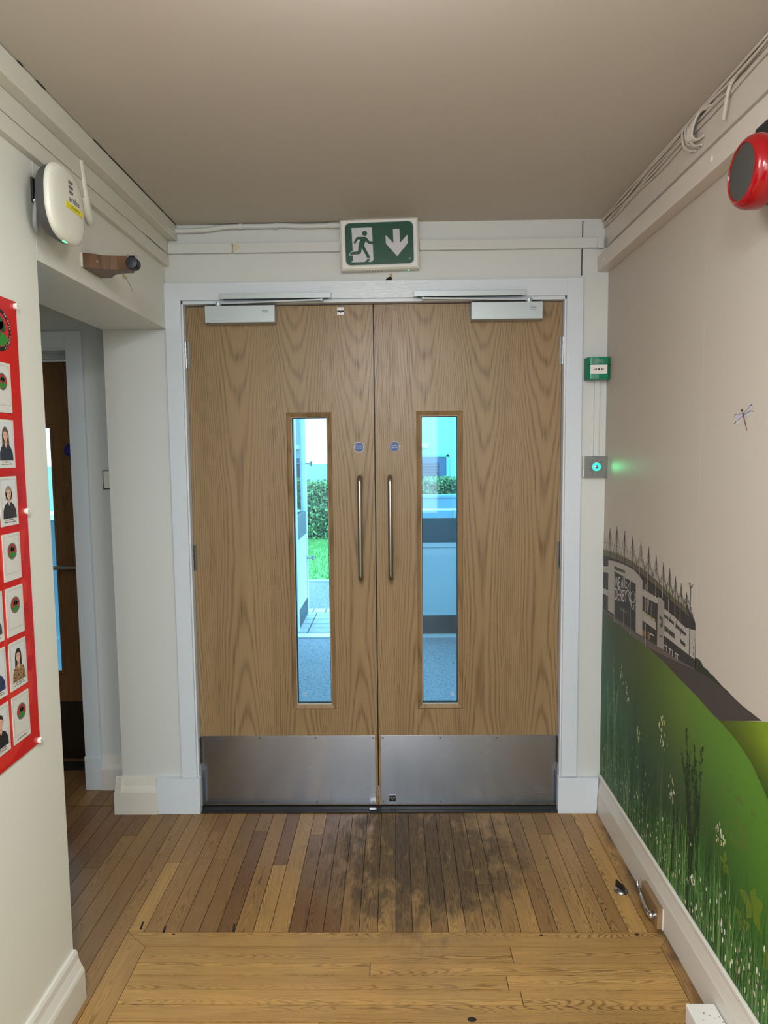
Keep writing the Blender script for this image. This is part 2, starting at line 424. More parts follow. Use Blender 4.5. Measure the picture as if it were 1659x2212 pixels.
# side room
sr = B()
sr.box(-1.2635, -1.03, .2, .47, 0, ZC).box(-2.6, -1.2635, .2, .47, 1.873, ZC)
struct(mk('wall_side_room_far', sr, M_wallr, origin=(-1.2, .2, 0)))
struct(mk('wall_side_room_left', B().box(-2.7, -2.6, -3.1, .47, 0, ZC), M_wall))
struct(mk('wall_side_room_near', B().box(-2.7, -1.03, -3.2, -3.1, 0, ZC), M_wall))
# far-wall board joints
# ---------------------------------------------------------------- skirtings and trim
def sweep(name, prof, fn, a, b, mat, parent=None):
    o = mk(name, B().prism(prof, fn, a, b), mat, parent, smooth=False); return o
pr = [(0, .157), (-.005, .157), (-.0085, .153), (-.009, .143), (-.006, .139), (-.007, .134), (-.012, .100), (-.0135, .094), (-.0135, .0), (0, 0)]
sk = struct(sweep('baseboard_right', pr, lambda u, v, w_: (XRW + u, w_, v), -6.7, -.018, M_skirt))
pl = [(0, .137), (.007, .136), (.011, .128), (.013, .112), (.021, .092), (.025, .086), (.0275, .078), (.0285, .0), (0, 0)]
struct(sweep('baseboard_left', pl, lambda u, v, w_: (XLW + u, w_, v), -6.7, -.957, M_skirt))
pf = [(0, .147), (.008, .145), (.012, .13), (.015, .115), (.024, .098), (.027, .09), (.028, 0), (0, 0)]
struct(sweep('baseboard_far', pf, lambda u, v, w_: (w_, -u, v), -1.055, -.885, M_skirt))
struct(sweep('baseboard_far_return', pf, lambda u, v, w_: (-1.03 - u, w_, v), -.0275, .19, M_skirt))
struct(sweep('baseboard_side', pf, lambda u, v, w_: (w_, .2 - u, v), -1.197, -1.03, M_skirt))
# architrave of the double doors: two legs, head, linings, plinth blocks
ar = struct(mk('trim_1', B().box(-.7845, -.725, -.018, 0, .147, 2.075).box(.725, .785, -.018, 0, .147, 2.075).box(-.725, .725, -.018, 0, 2.0115, 2.075), M_ridge, origin=(0, 0, 0), bevel=.0012))
mk('frame_lining', B().box(-.74, -.7195, -.004, .12, .0, 2.02).box(.7195, .74, -.004, .12, .0, 2.02).box(-.74, .74, -.004, .12, 1.9995, 2.03), M_gloss, ar, bevel=.001)
mk('frame_stop', B().box(-.7195, -.705, .075, .12, .0, 1.9995).box(.7195, .705, .075, .12, .0, 1.9995).box(-.705, .705, .075, .12, 1.985, 1.9995), M_black, ar)
mk('plinth_block', B().box(-.885, -.7125, -.026, 0, 0, .146), M_gloss, ar, bevel=.0015)
mk('plinth_block', B().prism([(.7125, 0), (.864, 0), (.8665, .03), (.866, .062), (.8705, .142), (.7125, .146)], lambda u, v, w_: (u, w_, v), -.026, 0), M_gloss, ar, bevel=.0015)
# pilaster board left of the right corner
mk('corner_board', B().box(.786, .8812, -.002, 0, .143, 2.075), M_wallr, wfo)
# side-door architrave
a3 = struct(mk('trim_2', B().box(-1.2635, -1.197, .182, .2, .147, 1.940).box(-2.3, -1.2635, .182, .2, 1.873, 1.940), M_gloss, origin=(-1.23, .2, 0), bevel=.0015))
mk('plinth_block', B().box(-1.2650, -1.193, .176, .2, 0, .147), M_gloss, a3, bevel=.0015)
mk('frame_lining', B().box(-1.2635, -1.256, .2, .46, 0, 1.873).box(-2.3, -1.2635, .36, .46, 1.852, 1.873).box(-2.3, -1.2635, .2, .30, 1.866, 1.873), M_gloss, a3)
# threshold
th = mk('trim_3', B().box(-.72, .72, -.020, .11, 0.0001, .0055).box(-.72, .72, -.006, .02, .0055, .0075).box(-.72, .72, .035, .060, .0055, .0075), M_black, origin=(0, 0, 0), bevel=.0008)
struct(th)
mk('strike_plate', B().box(-.036, -.006, -.012, .004, .0075, .0095).box(-.033, -.009, -.009, .001, .0095, .0100), M_steel, th, bevel=.0005)
mk('side_threshold', B().box(-2.3, -1.256, .36, .47, 0.0001, .014), M_black, th)

# ---------------------------------------------------------------- double doors
def hole_plate(b, x0, x1, z0, z1, hx0, hx1, hz0, hz1, y0, y1, mi=0):
    vs = []
    for y in (y0, y1):
        vs += [(x0, y, z0), (x1, y, z0), (x1, y, z1), (x0, y, z1), (hx0, y, hz0), (hx1, y, hz0), (hx1, y, hz1), (hx0, y, hz1)]
    fs = []
    for o in (0, 8):
        for i in range(4): fs.append((o + i, o + (i + 1) % 4, o + 4 + (i + 1) % 4, o + 4 + i))
    for i in range(4):
        fs.append((i, (i + 1) % 4, 8 + (i + 1) % 4, 8 + i)); fs.append((4 + i, 4 + (i + 1) % 4, 12 + (i + 1) % 4, 12 + i))
    b.add(vs, fs, mi)
def bead(b, x0, x1, z0, z1, wd, y, rise):
    """mitred glazing bead sloping inwards"""
    o = [(x0, z0), (x1, z0), (x1, z1), (x0, z1)]; i_ = [(x0 + wd, z0 + wd), (x1 - wd, z0 + wd), (x1 - wd, z1 - wd), (x0 + wd, z1 - wd)]
    m_ = [(x0 + .005, z0 + .005), (x1 - .005, z0 + .005), (x1 - .005, z1 - .005), (x0 + .005, z1 - .005)]
    vs = [(p[0], y, p[1]) for p in o] + [(p[0], y - rise, p[1]) for p in m_] + [(p[0], y + .004, p[1]) for p in i_] + [(p[0], y + .018, p[1]) for p in i_]
    fs = []
    for L in range(3):
        for k in range(4): fs.append((L * 4 + k, L * 4 + (k + 1) % 4, (L + 1) * 4 + (k + 1) % 4, (L + 1) * 4 + k))
    b.add(vs, fs)
def hinge(parent, x, z0, z1, y=.020):
    b = B(); n = 5; h = (z1 - z0) / n
    for k in range(n): b.tube([(x, y, z0 + k * h + .0008), (x, y, z0 + (k + 1) * h - .0008)], .0058, 10)
    b.box(x - .012, x + .012, y + .006, y + .0095, z0, z1)
    mk('hinge', b, M_steel, parent, smooth=True)
def screws(parent, pts, y, r=.0045, name='screw', mat=None):
    for (a, c) in pts:
        b = B().lathe([(r, 0), (r * .8, .0012)], lambda p, q, h, a=a, c=c: (a + p, y - h, c + q), 12)
        b.box(a - r * .6, a + r * .6, y - .0014, y - .0011, c - .0006, c + .0006)
        mk(name, b, mat or M_steel, parent)
def leaf(nm, sx, left):
    """sx=-1 left leaf, +1 right leaf, closed, face at y=.03"""
    X = lambda a: sx * a
    e0, e1 = .0022, .7178
    vx0, vx1 = (.166, .342) if left else (.161, .341)
    b = B(); xs = sorted((X(e0), X(e1))); hx = sorted((X(vx0 + .008), X(vx1 - .008)))
    hole_plate(b, xs[0], xs[1], .009, 1.9965, hx[0], hx[1], .420, 1.582, .03, .074)
    d = mk(nm, b, M_oak, origin=(sum(xs) / 2, .03, 0))
    struct(d)
    ox = sorted((X(vx0), X(vx1)))
    bb = B(); bead(bb, ox[0], ox[1], .410, 1.592, .018, .0298, .006); mk('glazing_bead', bb, M_bead, d)
    ix0, ix1 = ox[0] + .018, ox[1] - .018
    lin_ = B(); hole_plate(lin_, ix0 - .001, ix1 + .001, .427, 1.575, ix0 + .0045, ix1 - .0045, .4325, 1.5695, .046, .060); mk('gasket', lin_, M_black, d)
    rv = B(); hole_plate(rv, ix0 - .0015, ix1 + .0015, .4265, 1.5755, ix0 + .0012, ix1 - .0012, .4292, 1.5728, .034, .0462); mk('glazing_reveal', rv, M_reveal, d)
    mk('glass_pane', B().box(ix0 + .001, ix1 - .001, .054, .057, .430, 1.573), M_glass, d)
    # etched round fire mark low in the pane
    gx = ix1 - .022 if not left else ix0 + .03
    em = B()
    for r0, r1 in ((.0085, .0075),):
        n = 24
        for k in range(n):
            a0, a1 = 2 * math.pi * k / n, 2 * math.pi * (k + 1) / n
            em.poly([(gx + r0 * math.cos(a0), .0535, .463 + r0 * math.sin(a0)), (gx + r0 * math.cos(a1), .0535, .463 + r0 * math.sin(a1)), (gx + r1 * math.cos(a1), .0535, .463 + r1 * math.sin(a1)), (gx + r1 * math.cos(a0), .0535, .463 + r1 * math.sin(a0))])
    for zz in (.4665, .463, .4595): em.box(gx - .005, gx + .005, .0533, .0535, zz - .0006, zz + .0006)
    mk('etched_mark', em, M_swhite, d)
    # kick plate
    kx = sorted((X(.012 if left else .010), X(.7165)))
    kp = mk('kick_plate', B().box(kx[0], kx[1], .0282, .0302, .012, .300), M_brush, d, bevel=.0004)
    kw = kx[1] - kx[0]; pts = []
    for t in (.012, .34, .66, .988):
        for zz in (.023, .290): pts.append((kx[0] + kw * t, zz))
    screws(kp, pts, .0282, .0036)
    # pull handle
    hxx = X(.058); z0, z1 = .945, 1.340
    ph = B(); path = [(hxx, .03, z0 + .0), (hxx, -.012, z0)]
    for k in range(7):
        a = k / 6 * math.pi / 2; path.append((hxx, -.012 - .024 * math.sin(a), z0 + .024 * (1 - math.cos(a))))
    for k in range(7):
        a = k / 6 * math.pi / 2; path.append((hxx, -.036 + .024 * (1 - math.cos(a)), z1 - .024 + .024 * math.sin(a)))
    path += [(hxx, .03, z1)]
    ph.tube(path, .0095, 16); mk('pull_handle', ph, M_handle, d, smooth=True)
    for z0, z1 in ((1.763, 1.866), (.979, 1.080), (.189, .297)): hinge(d, X(.7205), z0, z1)
    return d
dl = leaf('door_1', -1, True); dr = leaf('door_2', 1, False)
mk('rebate_seal', B().box(-.006, .004, .060, .074, .075, 1.996), M_black, dr)
mk('edge_lipping', B().box(-.0045, -.0022, .0305, .073, .009, 1.9965), plain('edge_oak', (120, 84, 50), .5), dl)
# small plates on the leaves
p = mk('indicator_plate', B().box(-.1385, -.1115, .0285, .0302, 1.960, 1.9885), M_chrome, dl, bevel=.0004)
mk('slot', B().box(-.1375, -.1125, .0281, .0286, 1.970, 1.9765).box(-.128, -.122, .0279, .0286, 1.9655, 1.969), M_black, p)
screws(p, [(-.1335, 1.964), (-.1165, 1.964), (-.1335, 1.984), (-.1165, 1.984)], .0285, .002)
p = mk('indicator_plate', B().box(.0415, .069, .0268, .0284, .024, .0505), M_chrome, dr, bevel=.0004)
mk('slot', B().box(.0425, .068, .0264, .0269, .025, .039).box(.0425, .068, .0264, .0269, .042, .0475), M_black, p)
mk('chevron', B().add([(.047, .0261, .041), (.0505, .0261, .041), (.0553, .0261, .034), (.060, .0261, .041), (.0635, .0261, .041), (.0553, .0261, .0295)], [(0, 1, 2, 5), (2, 3, 4, 5)]).box(.044, .0665, .026, .0263, .0405, .0417), M_chrome, p)

# door closers
def closer(x0, x1, tx0, tx1, sx, label, grp):
    t = thing('door_closer', ((x0 + x1) / 2, .03, 1.93), label, 'door closer', grp)
    mk('body', B().box(x0, x1, -.022, .03, 1.927, 1.990), M_alu, t, bevel=.0018)
    mk('guide_rail', B().box(tx0, tx1, -.040, -.018, 2.010, 2.030), M_alu, t, bevel=.001)
    mk('rail_slot', B().box(tx0 + .012, tx1 - .012, -.036, -.024, 2.0085, 2.0102), M_black, t)
    # slim arm running under the rail
    px = x0 + .05 if sx < 0 else x1 - .05
    ex = tx1 - .035 if sx < 0 else tx0 + .035
    dx = .006
    b = B().add([(px, -.020, 1.995), (px, -.004, 1.995), (ex, -.026, 2.001), (ex, -.037, 2.001), (px, -.020, 2.001), (px, -.004, 2.001), (ex, -.026, 2.007), (ex, -.037, 2.007)], [(0, 1, 2, 3), (4, 5, 6, 7), (0, 1, 5, 4), (1, 2, 6, 5), (2, 3, 7, 6), (3, 0, 4, 7)])
    b.lathe([(.011, 1.989), (.011, 2.003), (.008, 2.005)], lambda p, q, h: (px + p, -.012 + q, h), 16)
    b.lathe([(.006, 1.998), (.006, 2.009)], lambda p, q, h: (ex + p, -.031 + q, h), 12)
    mk('arm', b, M_alu, t, bevel=.0006)
    lx = x1 - .035
    lb = B()
    for i, (a0, wd_, zz) in enumerate(((-.012, .010, 1.968), (.0, .012, 1.968), (-.010, .02, 1.960))): lb.box(lx + a0, lx + a0 + wd_, -.0224, -.0219, zz, zz + .0018)
    for k in range(5): lb.box(lx - .012 + k * .005, lx - .0105 + k * .005, -.0224, -.0219, 1.9655, 1.9715)
    mk('maker_mark', lb, plain('grey_print', (140, 146, 148), .5), t)
closer(-.632, -.369, -.570, -.155, -1, 'silver overhead closer at the top of the left oak door leaf', 'overhead door closers')
closer(.368, .634, .152, .567, 1, 'silver overhead closer at the top of the right oak door leaf', 'overhead door closers')

# fire door signs
def firesign(cx, cz, label, fresh):
    r = .0195
    o = mk('fire_door_sign', B().lathe([(r, 0), (r, .0008), (r - .0004, .0012)], lambda p, q, h: (cx + p, .0299 - h, cz + q), 48), M_alu if not fresh else M_swhite, origin=(cx, .03, cz))
    tag(o, label, 'sign', 'round fire door signs')
    mk('blue_disc', B().lathe([(r - .0012, .0011), (r - .0012, .0014)], lambda p, q, h: (cx + p, .0299 - h, cz + q), 48), M_blue, o)
    fn = lambda dz: (lambda a, c: (cx + a, .0283, cz + dz + c))
    tb = B().text('Fire door', .0078, fn(.0042), xs=.95).text('keep shut', .0078, fn(-.0032), xs=.95)
    tb2 = B()
    for i, (vv, ff) in enumerate(()): pass
    mk('lettering', tb, M_swhite if fresh else plain('worn_sign_text', (160, 164, 178), .5), o)
    screws(o, [(cx - .0172, cz), (cx + .0172, cz)], .0284, .0014)
firesign(-.0615, 1.456, 'blue round fire door keep shut sign with faded lettering on the left leaf', False)
firesign(.0762, 1.457, 'blue round fire door keep shut sign with bright white lettering on the right leaf', True)

# side door seen through the opening
b = B(); hole_plate(b, -2.12, -1.268, .016, 1.850, -1.60, -1.464, .446, 1.560, .42, .464)
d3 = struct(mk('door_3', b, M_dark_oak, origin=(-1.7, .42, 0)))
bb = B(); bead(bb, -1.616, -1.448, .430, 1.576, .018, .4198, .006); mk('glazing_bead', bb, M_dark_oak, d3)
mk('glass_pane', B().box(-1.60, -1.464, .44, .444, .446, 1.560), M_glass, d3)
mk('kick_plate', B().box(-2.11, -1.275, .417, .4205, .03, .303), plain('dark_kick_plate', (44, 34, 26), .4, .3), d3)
mk('push_bar', B().tube([(-1.52, .42, .935), (-1.52, .375, .935), (-1.515, .368, .935), (-1.30, .368, .934), (-1.295, .375, .934), (-1.295, .42, .934)], .010, 12), M_handle, d3, smooth=True)
s3 = mk('fire_door_sign', B().lathe([(.030, 0), (.030, .0015)], lambda p, q, h: (-1.372 + p, .4198 - h, 1.458 + q), 40), M_dblue, origin=(-1.372, .42, 1.43))
tag(s3, 'dark blue round sign on the dark wood door in the side room', 'sign')
mk('lettering', B().text('Fire door', .0095, lambda a, c: (-1.372 + a, .4180, 1.4625 + c)).text('keep shut', .0095, lambda a, c: (-1.372 + a, .4180, 1.452 + c)), plain('dim_sign_text', (60, 80, 170), .5), s3)
ls = mk('light_switch', B().box(-1.134, -1.062, .188, .2, 1.297, 1.370), M_wplas, bevel=.004, origin=(-1.098, .2, 1.297)); tag(ls, 'white light switch with a dark edge on the side room wall', 'light switch')
b = B(); hole_plate(b, -1.1355, -1.0605, 1.2955, 1.3715, -1.1335, -1.0625, 1.2975, 1.3695, .1885, .1995); mk('dark_edge', b, M_black, ls)
mk('rocker', B().box(-1.105, -1.091, .1855, .1885, 1.322, 1.345), M_wplas, ls, bevel=.001)
STADIUM = '''
1|52,50,50|178,10552 -628,10598 -1791,10635 -3288,10614 -4623,10481 -5821,10297 -6898,10112 -7395,10056 -7871,9964 -8271,9688 -8332,8463 -7013,8365 -5604,8329 -3712,8252 -1935,8239 137,8224
2|98,93,74|176,10519 -629,10566 -1793,10604 -3290,10585 -4625,10453 -5822,10271 -6900,10087 -7397,10032 -7873,9940 -7884,9778 -7408,9866 -6911,9917 -5834,10092 -4637,10264 -3302,10384 -1805,10391 -643,10342 163,10289
3|160,155,140|179,10569 -627,10614 -1790,10650 -3287,10628 -4622,10494 -5820,10310 -6898,10124 -7395,10068 -7870,9975 -7873,9936 -7397,10028 -6900,10083 -5823,10267 -4625,10449 -3290,10580 -1793,10599 -630,10560 176,10513
3|172,166,158|-650,10208 -1407,10288 -2580,10338 -3446,10323 -3996,10205 -4264,10113 -4366,8283 -3746,8261 -3646,9876 -2606,9901 -1388,9915 -1443,8305 -719,8296
4|44,47,52|-1388,9915 -2606,9901 -3646,9876 -3745,8273 -1443,8305
5|90,88,80|-2102,8748 -2862,8745 -2868,8659 -2109,8620
3|172,166,158|176,9880 -665,9965 -679,9723 163,9644
3|172,166,158|127,9017 -674,9067 -687,8837 114,8808
4|110,108,104|-58,9655 -94,9658 -132,8999 -96,9006
4|110,108,104|-282,9694 -318,9698 -356,9044 -320,9051
4|110,108,104|-503,9733 -538,9736 -576,9088 -540,9095
3|172,166,158|-4281,9846 -5625,9817 -5635,9653 -5405,9624 -4295,9614
3|172,166,158|-4327,9114 -5501,9030 -5517,8788 -4346,8811
4|165,160,120|-4422,9136 -5438,9104 -5442,9049 -4426,9078
4|120,118,112|-4680,9574 -4731,9573 -4765,9024 -4715,9023
4|120,118,112|-5051,9570 -5099,9569 -5134,9015 -5086,9014
4|125,100,70|-4365,8508 -4684,8522 -4696,8338 -4376,8322
4|135,110,75|-4837,8574 -5053,8574 -5067,8348 -4853,8335
5|215,215,215|-5053,8574 -5382,8594 -5384,8561 -5055,8540
4|150,145,140|-5622,9861 -5904,9866 -6130,9796 -6168,8359 -5634,8326
5|80,78,78|-5769,9341 -6025,9293 -6069,9042 -5907,8956 -5776,9055 -5925,9115 -5919,9201 -5778,9210
5|90,88,88|-5809,8721 -6060,8745 -6064,8691 -5813,8666
3|172,166,158|-6142,9615 -6936,9537 -7628,9424 -8284,9506 -8293,8716 -7385,8746 -6167,8795
5|62,60,60|-6152,9454 -6870,9385 -6876,9292 -6158,9358
5|62,60,60|-6997,9375 -7685,9277 -7691,9188 -7005,9262
5|62,60,60|-6174,9113 -6499,9089 -6509,8942 -6184,8963
5|62,60,60|-6552,9081 -6942,9058 -6952,8914 -6562,8934
5|62,60,60|-7343,9022 -7681,8974 -7688,8875 -7351,8901
5|80,70,75|-8188,9275 -8242,9274 -8247,9193 -8194,9194
5|80,70,75|-8181,9056 -8234,9056 -8240,8975 -8186,8975
5|80,70,75|-8192,8882 -8246,8883 -8251,8802 -8198,8801
4|205,200,195|-6184,8538 -6444,8548 -6446,8516 -6186,8506
4|205,200,195|-6535,8534 -6786,8543 -6788,8511 -6537,8502
4|205,200,195|-7002,8527 -7242,8536 -7244,8506 -7004,8496
4|190,186,180|-6239,8538 -6271,8538 -6283,8366 -6250,8365
4|190,186,180|-6348,8536 -6380,8537 -6391,8365 -6359,8364
4|190,186,180|-6588,8533 -6620,8534 -6631,8364 -6599,8363
4|190,186,180|-6693,8531 -6725,8532 -6736,8363 -6704,8362
4|190,186,180|-6797,8530 -6828,8531 -6839,8362 -6808,8362
4|190,186,180|-7043,8527 -7073,8527 -7084,8361 -7054,8360
4|190,186,180|-7153,8525 -7183,8526 -7194,8360 -7164,8360
6|70,66,64|68,11359 -2,10145 -56,10154 14,11365
6|70,66,64|50,11279 517,10491 489,10493 23,11280
6|70,66,64|50,11277 -528,10577 -554,10582 23,11282
6|70,66,64|43,11196 235,10531 212,10533 20,11198
6|70,66,64|43,11195 -247,10561 -269,10565 20,11199
6|70,66,64|-752,11423 -823,10214 -874,10222 -803,11429
6|70,66,64|-770,11345 -351,10570 -377,10572 -795,11347
6|70,66,64|-770,11344 -1301,10602 -1326,10607 -795,11348
6|70,66,64|-776,11265 -608,10583 -629,10586 -798,11267
6|70,66,64|-776,11265 -1046,10595 -1067,10599 -798,11268
6|70,66,64|-1574,11580 -1653,10266 -1701,10274 -1622,11585
6|70,66,64|-1591,11505 -1226,10607 -1251,10609 -1615,11506
6|70,66,64|-1591,11503 -2086,10610 -2108,10615 -1614,11507
6|70,66,64|-1597,11427 -1458,10612 -1478,10614 -1617,11429
6|70,66,64|-1597,11427 -1854,10617 -1873,10620 -1617,11429
6|70,66,64|-2411,11508 -2485,10286 -2530,10293 -2456,11514
6|70,66,64|-2427,11435 -2100,10624 -2123,10626 -2449,11437
6|70,66,64|-2427,11434 -2875,10597 -2897,10602 -2449,11438
6|70,66,64|-2433,11360 -2309,10617 -2328,10619 -2452,11362
6|70,66,64|-2433,11360 -2666,10605 -2685,10608 -2452,11363
6|70,66,64|-3238,11422 -3307,10296 -3349,10304 -3280,11427
6|70,66,64|-3253,11352 -2961,10614 -2983,10616 -3274,11353
6|70,66,64|-3253,11351 -3660,10547 -3680,10551 -3274,11354
6|70,66,64|-3259,11279 -3149,10606 -3166,10609 -3276,11281
6|70,66,64|-3259,11279 -3471,10574 -3488,10577 -3276,11282
6|70,66,64|-4034,11392 -4106,10240 -4145,10247 -4073,11397
6|70,66,64|-4048,11324 -3794,10566 -3814,10569 -4068,11325
6|70,66,64|-4048,11323 -4422,10468 -4441,10472 -4068,11326
6|70,66,64|-4054,11254 -3963,10540 -3979,10543 -4070,11256
6|70,66,64|-4054,11253 -4252,10495 -4268,10498 -4070,11256
6|70,66,64|-4740,11279 -4810,10180 -4847,10187 -4777,11284
6|70,66,64|-4754,11213 -4528,10496 -4547,10499 -4772,11214
6|70,66,64|-4754,11212 -5096,10369 -5113,10373 -4772,11215
6|70,66,64|-4760,11145 -4680,10469 -4696,10471 -4775,11147
6|70,66,64|-4760,11144 -4942,10406 -4957,10409 -4775,11147
6|70,66,64|-5380,11102 -5444,10102 -5479,10109 -5415,11107
6|70,66,64|-5393,11038 -5189,10407 -5207,10409 -5410,11039
6|70,66,64|-5393,11037 -5703,10273 -5719,10277 -5410,11040
6|70,66,64|-5399,10972 -5327,10372 -5341,10374 -5413,10974
6|70,66,64|-5399,10971 -5564,10310 -5578,10313 -5413,10974
6|70,66,64|-5955,10973 -6016,10029 -6049,10036 -5988,10978
6|70,66,64|-5967,10911 -5785,10319 -5802,10321 -5984,10913
6|70,66,64|-5967,10910 -6250,10176 -6266,10180 -5984,10913
6|70,66,64|-5973,10847 -5910,10283 -5923,10285 -5986,10849
6|70,66,64|-5973,10846 -6124,10216 -6138,10219 -5986,10849
6|70,66,64|-6445,10884 -6506,9961 -6537,9968 -6477,10889
6|70,66,64|-6457,10823 -6295,10237 -6311,10239 -6473,10825
6|70,66,64|-6457,10822 -6719,10092 -6734,10096 -6473,10826
6|70,66,64|-6463,10760 -6409,10199 -6422,10201 -6476,10762
6|70,66,64|-6463,10760 -6604,10132 -6617,10135 -6476,10763
6|70,66,64|-6883,10731 -6937,9904 -6967,9911 -6913,10737
6|70,66,64|-6894,10672 -6746,10163 -6761,10165 -6909,10673
6|70,66,64|-6894,10671 -7131,10039 -7145,10043 -6909,10674
6|70,66,64|-6900,10610 -6849,10125 -6862,10127 -6912,10612
6|70,66,64|-6900,10610 -7027,10069 -7039,10072 -6912,10612
6|70,66,64|-7282,10601 -7330,9874 -7359,9881 -7311,10606
6|70,66,64|-7293,10543 -7157,10105 -7171,10107 -7308,10544
6|70,66,64|-7293,10542 -7508,9975 -7522,9979 -7307,10545
6|70,66,64|-7298,10482 -7251,10076 -7263,10078 -7310,10484
6|70,66,64|-7298,10482 -7412,10019 -7424,10022 -7310,10485
6|70,66,64|-7650,10432 -7691,9823 -7718,9830 -7678,10438
6|70,66,64|-7661,10375 -7532,10063 -7546,10064 -7675,10377
6|70,66,64|-7661,10374 -7857,9852 -7870,9856 -7675,10378
6|70,66,64|-7666,10316 -7618,10021 -7629,10023 -7678,10318
6|70,66,64|-7666,10316 -7766,9949 -7777,9952 -7678,10319
6|110,85,80|14,10820 -808,10853 -814,10862 6,10829
6|110,85,80|-807,10853 -1637,10872 -1644,10880 -815,10862
6|110,85,80|-1635,10872 -2468,10858 -2477,10866 -1645,10880
6|110,85,80|-2468,10858 -3290,10837 -3299,10845 -2478,10866
6|110,85,80|-3289,10837 -4088,10750 -4099,10757 -3301,10845
6|70,66,64|-3274,11016 -3705,10569 -3725,10574 -3294,11021
6|70,66,64|-3724,10571 -4090,10963 -4071,10963 -3706,10571
6|70,66,64|-3685,10734 -3713,10283 -3753,10290 -3725,10740
6|70,66,64|-3697,10738 -3307,10516 -3323,10514 -3712,10736
6|70,66,64|-3695,10734 -4104,10436 -4122,10442 -3714,10740
6|110,85,80|-4088,10750 -4792,10663 -4803,10670 -4099,10757
6|70,66,64|-4071,10961 -4455,10494 -4474,10499 -4090,10966
6|70,66,64|-4473,10497 -4794,10867 -4776,10867 -4456,10496
6|70,66,64|-4436,10654 -4463,10217 -4501,10224 -4473,10660
6|70,66,64|-4447,10658 -4106,10440 -4121,10438 -4462,10656
6|70,66,64|-4446,10655 -4809,10359 -4826,10364 -4463,10660
6|110,85,80|-4792,10663 -5427,10560 -5438,10567 -4804,10670
6|70,66,64|-4776,10865 -5124,10400 -5142,10405 -4794,10869
6|70,66,64|-5141,10403 -5430,10730 -5414,10730 -5125,10402
6|70,66,64|-5105,10555 -5132,10132 -5168,10139 -5141,10562
6|70,66,64|-5116,10560 -4810,10362 -4824,10361 -5130,10558
6|70,66,64|-5115,10556 -5443,10264 -5459,10269 -5131,10561
6|110,85,80|-5427,10560 -5999,10463 -6010,10470 -5438,10567
6|70,66,64|-5413,10728 -5727,10308 -5743,10313 -5430,10732
6|70,66,64|-5743,10311 -6002,10620 -5987,10620 -5727,10310
6|70,66,64|-5709,10459 -5735,10047 -5769,10053 -5742,10465
6|70,66,64|-5719,10463 -5444,10267 -5458,10266 -5732,10461
6|70,66,64|-5718,10460 -6015,10175 -6031,10180 -5733,10464
6|110,85,80|-5999,10463 -6489,10374 -6499,10381 -6010,10470
6|70,66,64|-5986,10618 -6257,10218 -6273,10223 -6002,10622
6|70,66,64|-6273,10221 -6491,10533 -6477,10533 -6258,10220
6|70,66,64|-6240,10366 -6266,9963 -6298,9970 -6271,10372
6|70,66,64|-6249,10369 -6016,10178 -6030,10177 -6262,10368
6|70,66,64|-6248,10366 -6505,10093 -6520,10098 -6263,10371
6|110,85,80|-6489,10374 -6921,10298 -6931,10305 -6499,10381
6|70,66,64|-6476,10531 -6718,10139 -6733,10144 -6492,10535
6|70,66,64|-6733,10142 -6926,10421 -6911,10420 -6718,10141
6|70,66,64|-6701,10283 -6726,9890 -6757,9897 -6731,10289
6|70,66,64|-6709,10286 -6506,10096 -6519,10095 -6723,10286
6|70,66,64|-6709,10284 -6937,10023 -6952,10028 -6723,10289
6|110,85,80|-6922,10298 -7315,10250 -7324,10257 -6931,10305
6|70,66,64|-6911,10418 -7130,10083 -7145,10087 -6926,10423
6|70,66,64|-7144,10085 -7321,10334 -7308,10333 -7131,10084
6|70,66,64|-7114,10224 -7139,9838 -7168,9845 -7143,10230
6|70,66,64|-7122,10227 -6938,10025 -6951,10025 -7135,10227
6|70,66,64|-7121,10224 -7331,9980 -7344,9985 -7135,10229
6|110,85,80|-7315,10250 -7676,10182 -7685,10188 -7324,10257
6|70,66,64|-7307,10331 -7507,10031 -7521,10035 -7321,10335
6|70,66,64|-7520,10033 -7685,10217 -7672,10217 -7508,10033
6|70,66,64|-7491,10169 -7516,9791 -7544,9797 -7519,10175
6|70,66,64|-7499,10172 -7331,9983 -7344,9983 -7511,10172
6|70,66,64|-7498,10170 -7692,9917 -7705,9922 -7512,10174
6|70,66,64|-7518,10202 -7820,9871 -7842,9879 -7540,10210
6|70,66,64|-7844,10236 -7595,9780 -7613,9782 -7862,10238
6|70,66,64|-7626,10136 -7898,9806 -7920,9814 -7648,10143
6|70,66,64|-7905,10150 -7710,9751 -7728,9753 -7922,10152
6|70,66,64|-7733,10070 -7975,9742 -7997,9750 -7755,10077
6|70,66,64|-7965,10065 -7823,9722 -7841,9725 -7982,10067
6|70,66,64|-7839,10005 -8052,9678 -8073,9686 -7861,10012
6|70,66,64|-8025,9980 -7935,9694 -7953,9697 -8042,9983
6|70,66,64|-7944,9940 -8128,9615 -8149,9622 -7966,9947
6|70,66,64|-8084,9896 -8046,9666 -8063,9670 -8102,9899
6|70,66,64|-8048,9876 -8203,9552 -8225,9559 -8069,9883
6|70,66,64|-8144,9812 -8155,9638 -8173,9643 -8161,9816
6|70,66,64|-7655,10372 -8259,9683 -8284,9692 -7681,10381
7|75,72,72|-7898,10621 -7933,8726 -7974,8738 -7938,10629
7|60,58,60|-7802,10721 -7875,10725 -7942,10610 -7875,10587
7|60,58,60|-7983,10677 -8055,10730 -8029,10647 -7944,10581
7|176,170,160|-1408,9866 -1499,8052 -1548,8064 -1457,9874
7|176,170,160|-2501,8788 -2522,8180 -2567,8191 -2546,8798
7|176,170,160|-3099,9869 -3199,8003 -3242,8015 -3142,9877
7|176,170,160|-3940,10789 -3962,10223 -4001,10230 -3979,10795
